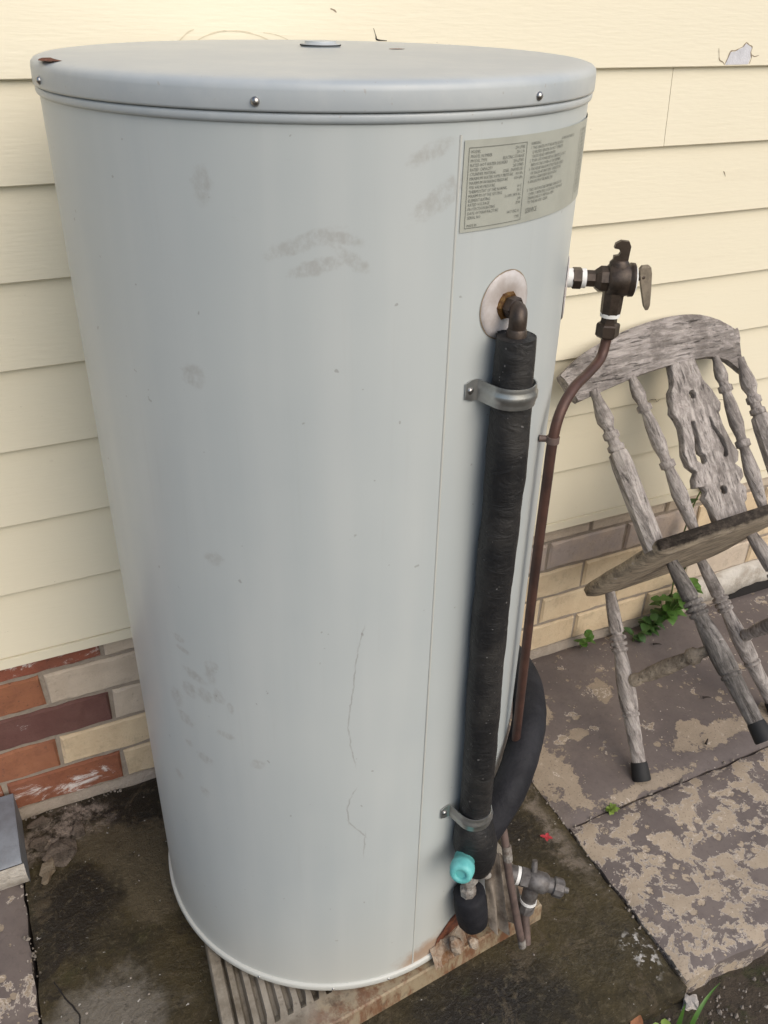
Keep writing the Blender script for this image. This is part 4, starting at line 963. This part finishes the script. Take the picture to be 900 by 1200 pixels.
go = b.build('grit', M['grit']); tag(go, 'pale grit scattered over the slabs', None, None, 'stuff')

for i, (x, y, L, a, l) in enumerate(((1.05, -.084, .014, -.6, 'dark twig scrap below the leafy weed, behind the chair stretcher'), (1.027, -.30, .012, -.5, 'dark twig scrap on the painted slab left of the raised chair foot'),
                                  (.922, -.413, .012, .6, 'curled dark twig scrap near the joint between the painted slabs'))):
    b = MB(); c = Vector((x, y, .005)); d = Vector((math.cos(a), math.sin(a), 0))*L
    b.tube([c-d, c+Vector((0, 0, .003)), c+d*.7+Vector((0, 0, .001))], lambda k: .0028*(1.1-k), 6, 3); tag(b.build('twig', M['bark']), l, 'twig', 'dark scraps on the painted slab')

def leaf_mesh(L, W, curl=.25, n=4):
    b = MB(); rows = []
    for i in range(n+1):
        k = i/n; w_ = W*math.sin(PI*min(1, k*.95+.05))**.8; z = -curl*L*k*k
        rows.append([(-w_, L*k, z+w_*.35), (0, L*k, z), (w_, L*k, z+w_*.35)])
    b.grid(rows); return b
LEAFS = {}
def leaf(parent, loc, rot, L, W, m, curl=.3):
    key = (round(L, 3), round(W, 3), round(curl, 1))
    if key not in LEAFS:
        o = leaf_mesh(L, W, curl).build('leaf', None); LEAFS[key] = o.data; bpy.data.objects.remove(o)
    me = LEAFS[key]
    if len(me.materials) == 0: me.materials.append(m)
    o = bpy.data.objects.new('leaf', me); C.objects.link(o); o.parent = parent; o.location = loc; o.rotation_euler = rot
    o.material_slots[0].link = 'OBJECT'; o.material_slots[0].material = m
    return o
def weed(name, base, stems, label, m, L, W, n, seed, group=None, h=.06):
    t = empty(name, base, label, 'weed', group); rg = random.Random(seed)
    for sdx in range(stems):
        a = rg.uniform(0, 2*PI); hh = h*rg.uniform(.6, 1.1); d = Vector((math.cos(a)*.35, -abs(math.sin(a))*.35-.1, 1)).normalized()*hh
        b = MB(); b.tube([(0, 0, -.005), d*.5+Vector((.003, 0, 0)), d], lambda k: .0012*(1.2-.6*k), 5, 3); b.build('stem', M['stem'], t)
        for i in range(n):
            k = .25+.75*i/max(1, n-1); az = rg.uniform(0, 2*PI)
            leaf(t, d*k, (rg.uniform(-.2, .6), rg.uniform(-.3, .3), az), round(L*rg.choice((.75, .9, 1.0, 1.2)), 3), round(W*rg.choice((.8, 1.0)), 3), m, rg.choice((.1, .3)))
    return t
GW = 'weeds growing along the foot of the wall'
weed('weed', (.850, -.005, 0), 3, 'small weed with three pale green sprigs against the brick left of the chair leg', M['leaf'], .024, .010, 5, 2, GW, .06)
weed('weed', (.965, -.005, 0), 2, 'small dark weed beside the chair front leg at the wall', M['leaf_d'], .026, .013, 4, 5, GW, .045)
weed('weed', (1.00, -.04, 0), 2, 'low spreading weed on the slab edge left of the big leafy weed', M['leaf_d'], .024, .011, 4, 12, GW, .04)
weed('weed', (1.12, -.01, 0), 8, 'largest leafy green weed under the tipped chair seat', M['leaf'], .036, .017, 8, 8, GW, .165)
weed('weed', (1.06, -.02, 0), 4, 'bushy low weed joined to the left of the largest weed', M['leaf_d'], .030, .014, 5, 21, GW, .06)
weed('weed', (1.175, -.20, 0), 1, 'tiny sprout on the slab right of the chair legs', M['leaf_d'], .018, .009, 3, 31, GW, .018)
weed('weed', (.589, -.482, 0), 2, 'tiny lime green sprout in the joint between the two painted slabs', M['leaf_y'], .015, .006, 7, 4, None, .010)
# climbing shoot behind the chair
sh = empty('climbing_shoot', (1.13, -.004, .10), 'dark green shoot with pointed leaves climbing the wall behind the chair spindles', 'plant')
b = MB(); b.tube([(0, 0, -.10), (.0, -.012, 0), (-.012, -.014, .16), (.0, -.016, .29), (.02, -.018, .35)], .0022, 6, 6); b.build('stem', M['stem'], sh)
for i, (x, z, rz, rx) in enumerate(((-.01, .18, 1.9, -.5), (.0, .26, -1.5, -.9), (-.005, .24, -2.1, -.6), (.01, .31, 1.2, -.4), (.015, .34, -1.0, -.6), (-.012, .13, -1.6, -.7), (.0, .21, 2.6, -.4))):
    leaf(sh, (x, -.018, z), (rx, 0, rz), .055, .012, M['leaf_d'], .3)
# grass blades at the bottom right
gt = empty('grass_tuft', (.452, -.880, -.056), 'young grass tuft with arching blades in the soil below the slab corner', 'grass')
for (x, y, dx, dy, h, wd) in ((-.02, -.01, .004, .004, .075, .0045), (.0, -.02, .085, .028, .055, .0042), (-.045, -.02, -.02, 0, .035, .005), (-.03, -.035, .03, -.01, .05, .004), (.02, -.035, .01, -.02, .05, .004)):
    rows = []
    for i in range(9):
        k = i/8; zz_ = h*math.sin(k*PI*.72)/.9 if dx > .05 else h*k; w_ = wd*(1-k**2)*.9+.0004
        rows.append([(x+dx*k*k-w_*.7, y+dy*k*k+w_*.7, zz_), (x+dx*k*k, y+dy*k*k, zz_-.001), (x+dx*k*k+w_*.7, y+dy*k*k-w_*.7, zz_)])
    b = MB(); b.grid(rows); b.build('blade', M['leaf'], gt)
for x, y, rz in ((-.055, -.005, 1.2), (-.05, -.01, -.6), (-.065, -.012, 2.5)): leaf(gt, (x, y, .025), (.1, 0, rz), .02, .009, M['leaf_y'], .1)
fl = empty('fallen_flower', (.417, -.488, .002), 'small red four petalled flower lying on the wet slab', 'flower')
for i in range(4):
    o = leaf(fl, (0, 0, .003), (.12+.15*(i % 2), 0, PI/4+i*PI/2+(.1, .3, .15, -.05)[i]), (.014, .012, .0135, .0115)[i], .0040, M['red'], .1); o.name = 'petal'
dl = leaf_mesh(.035, .011, .1, 6).build('fallen_leaf', M['deadleaf']); dl.location = (.345, -.868, -.03); dl.rotation_euler = (.15, .2, -1.1); tag(dl, 'dead orange leaf at the front edge of the wet slab', 'leaf')
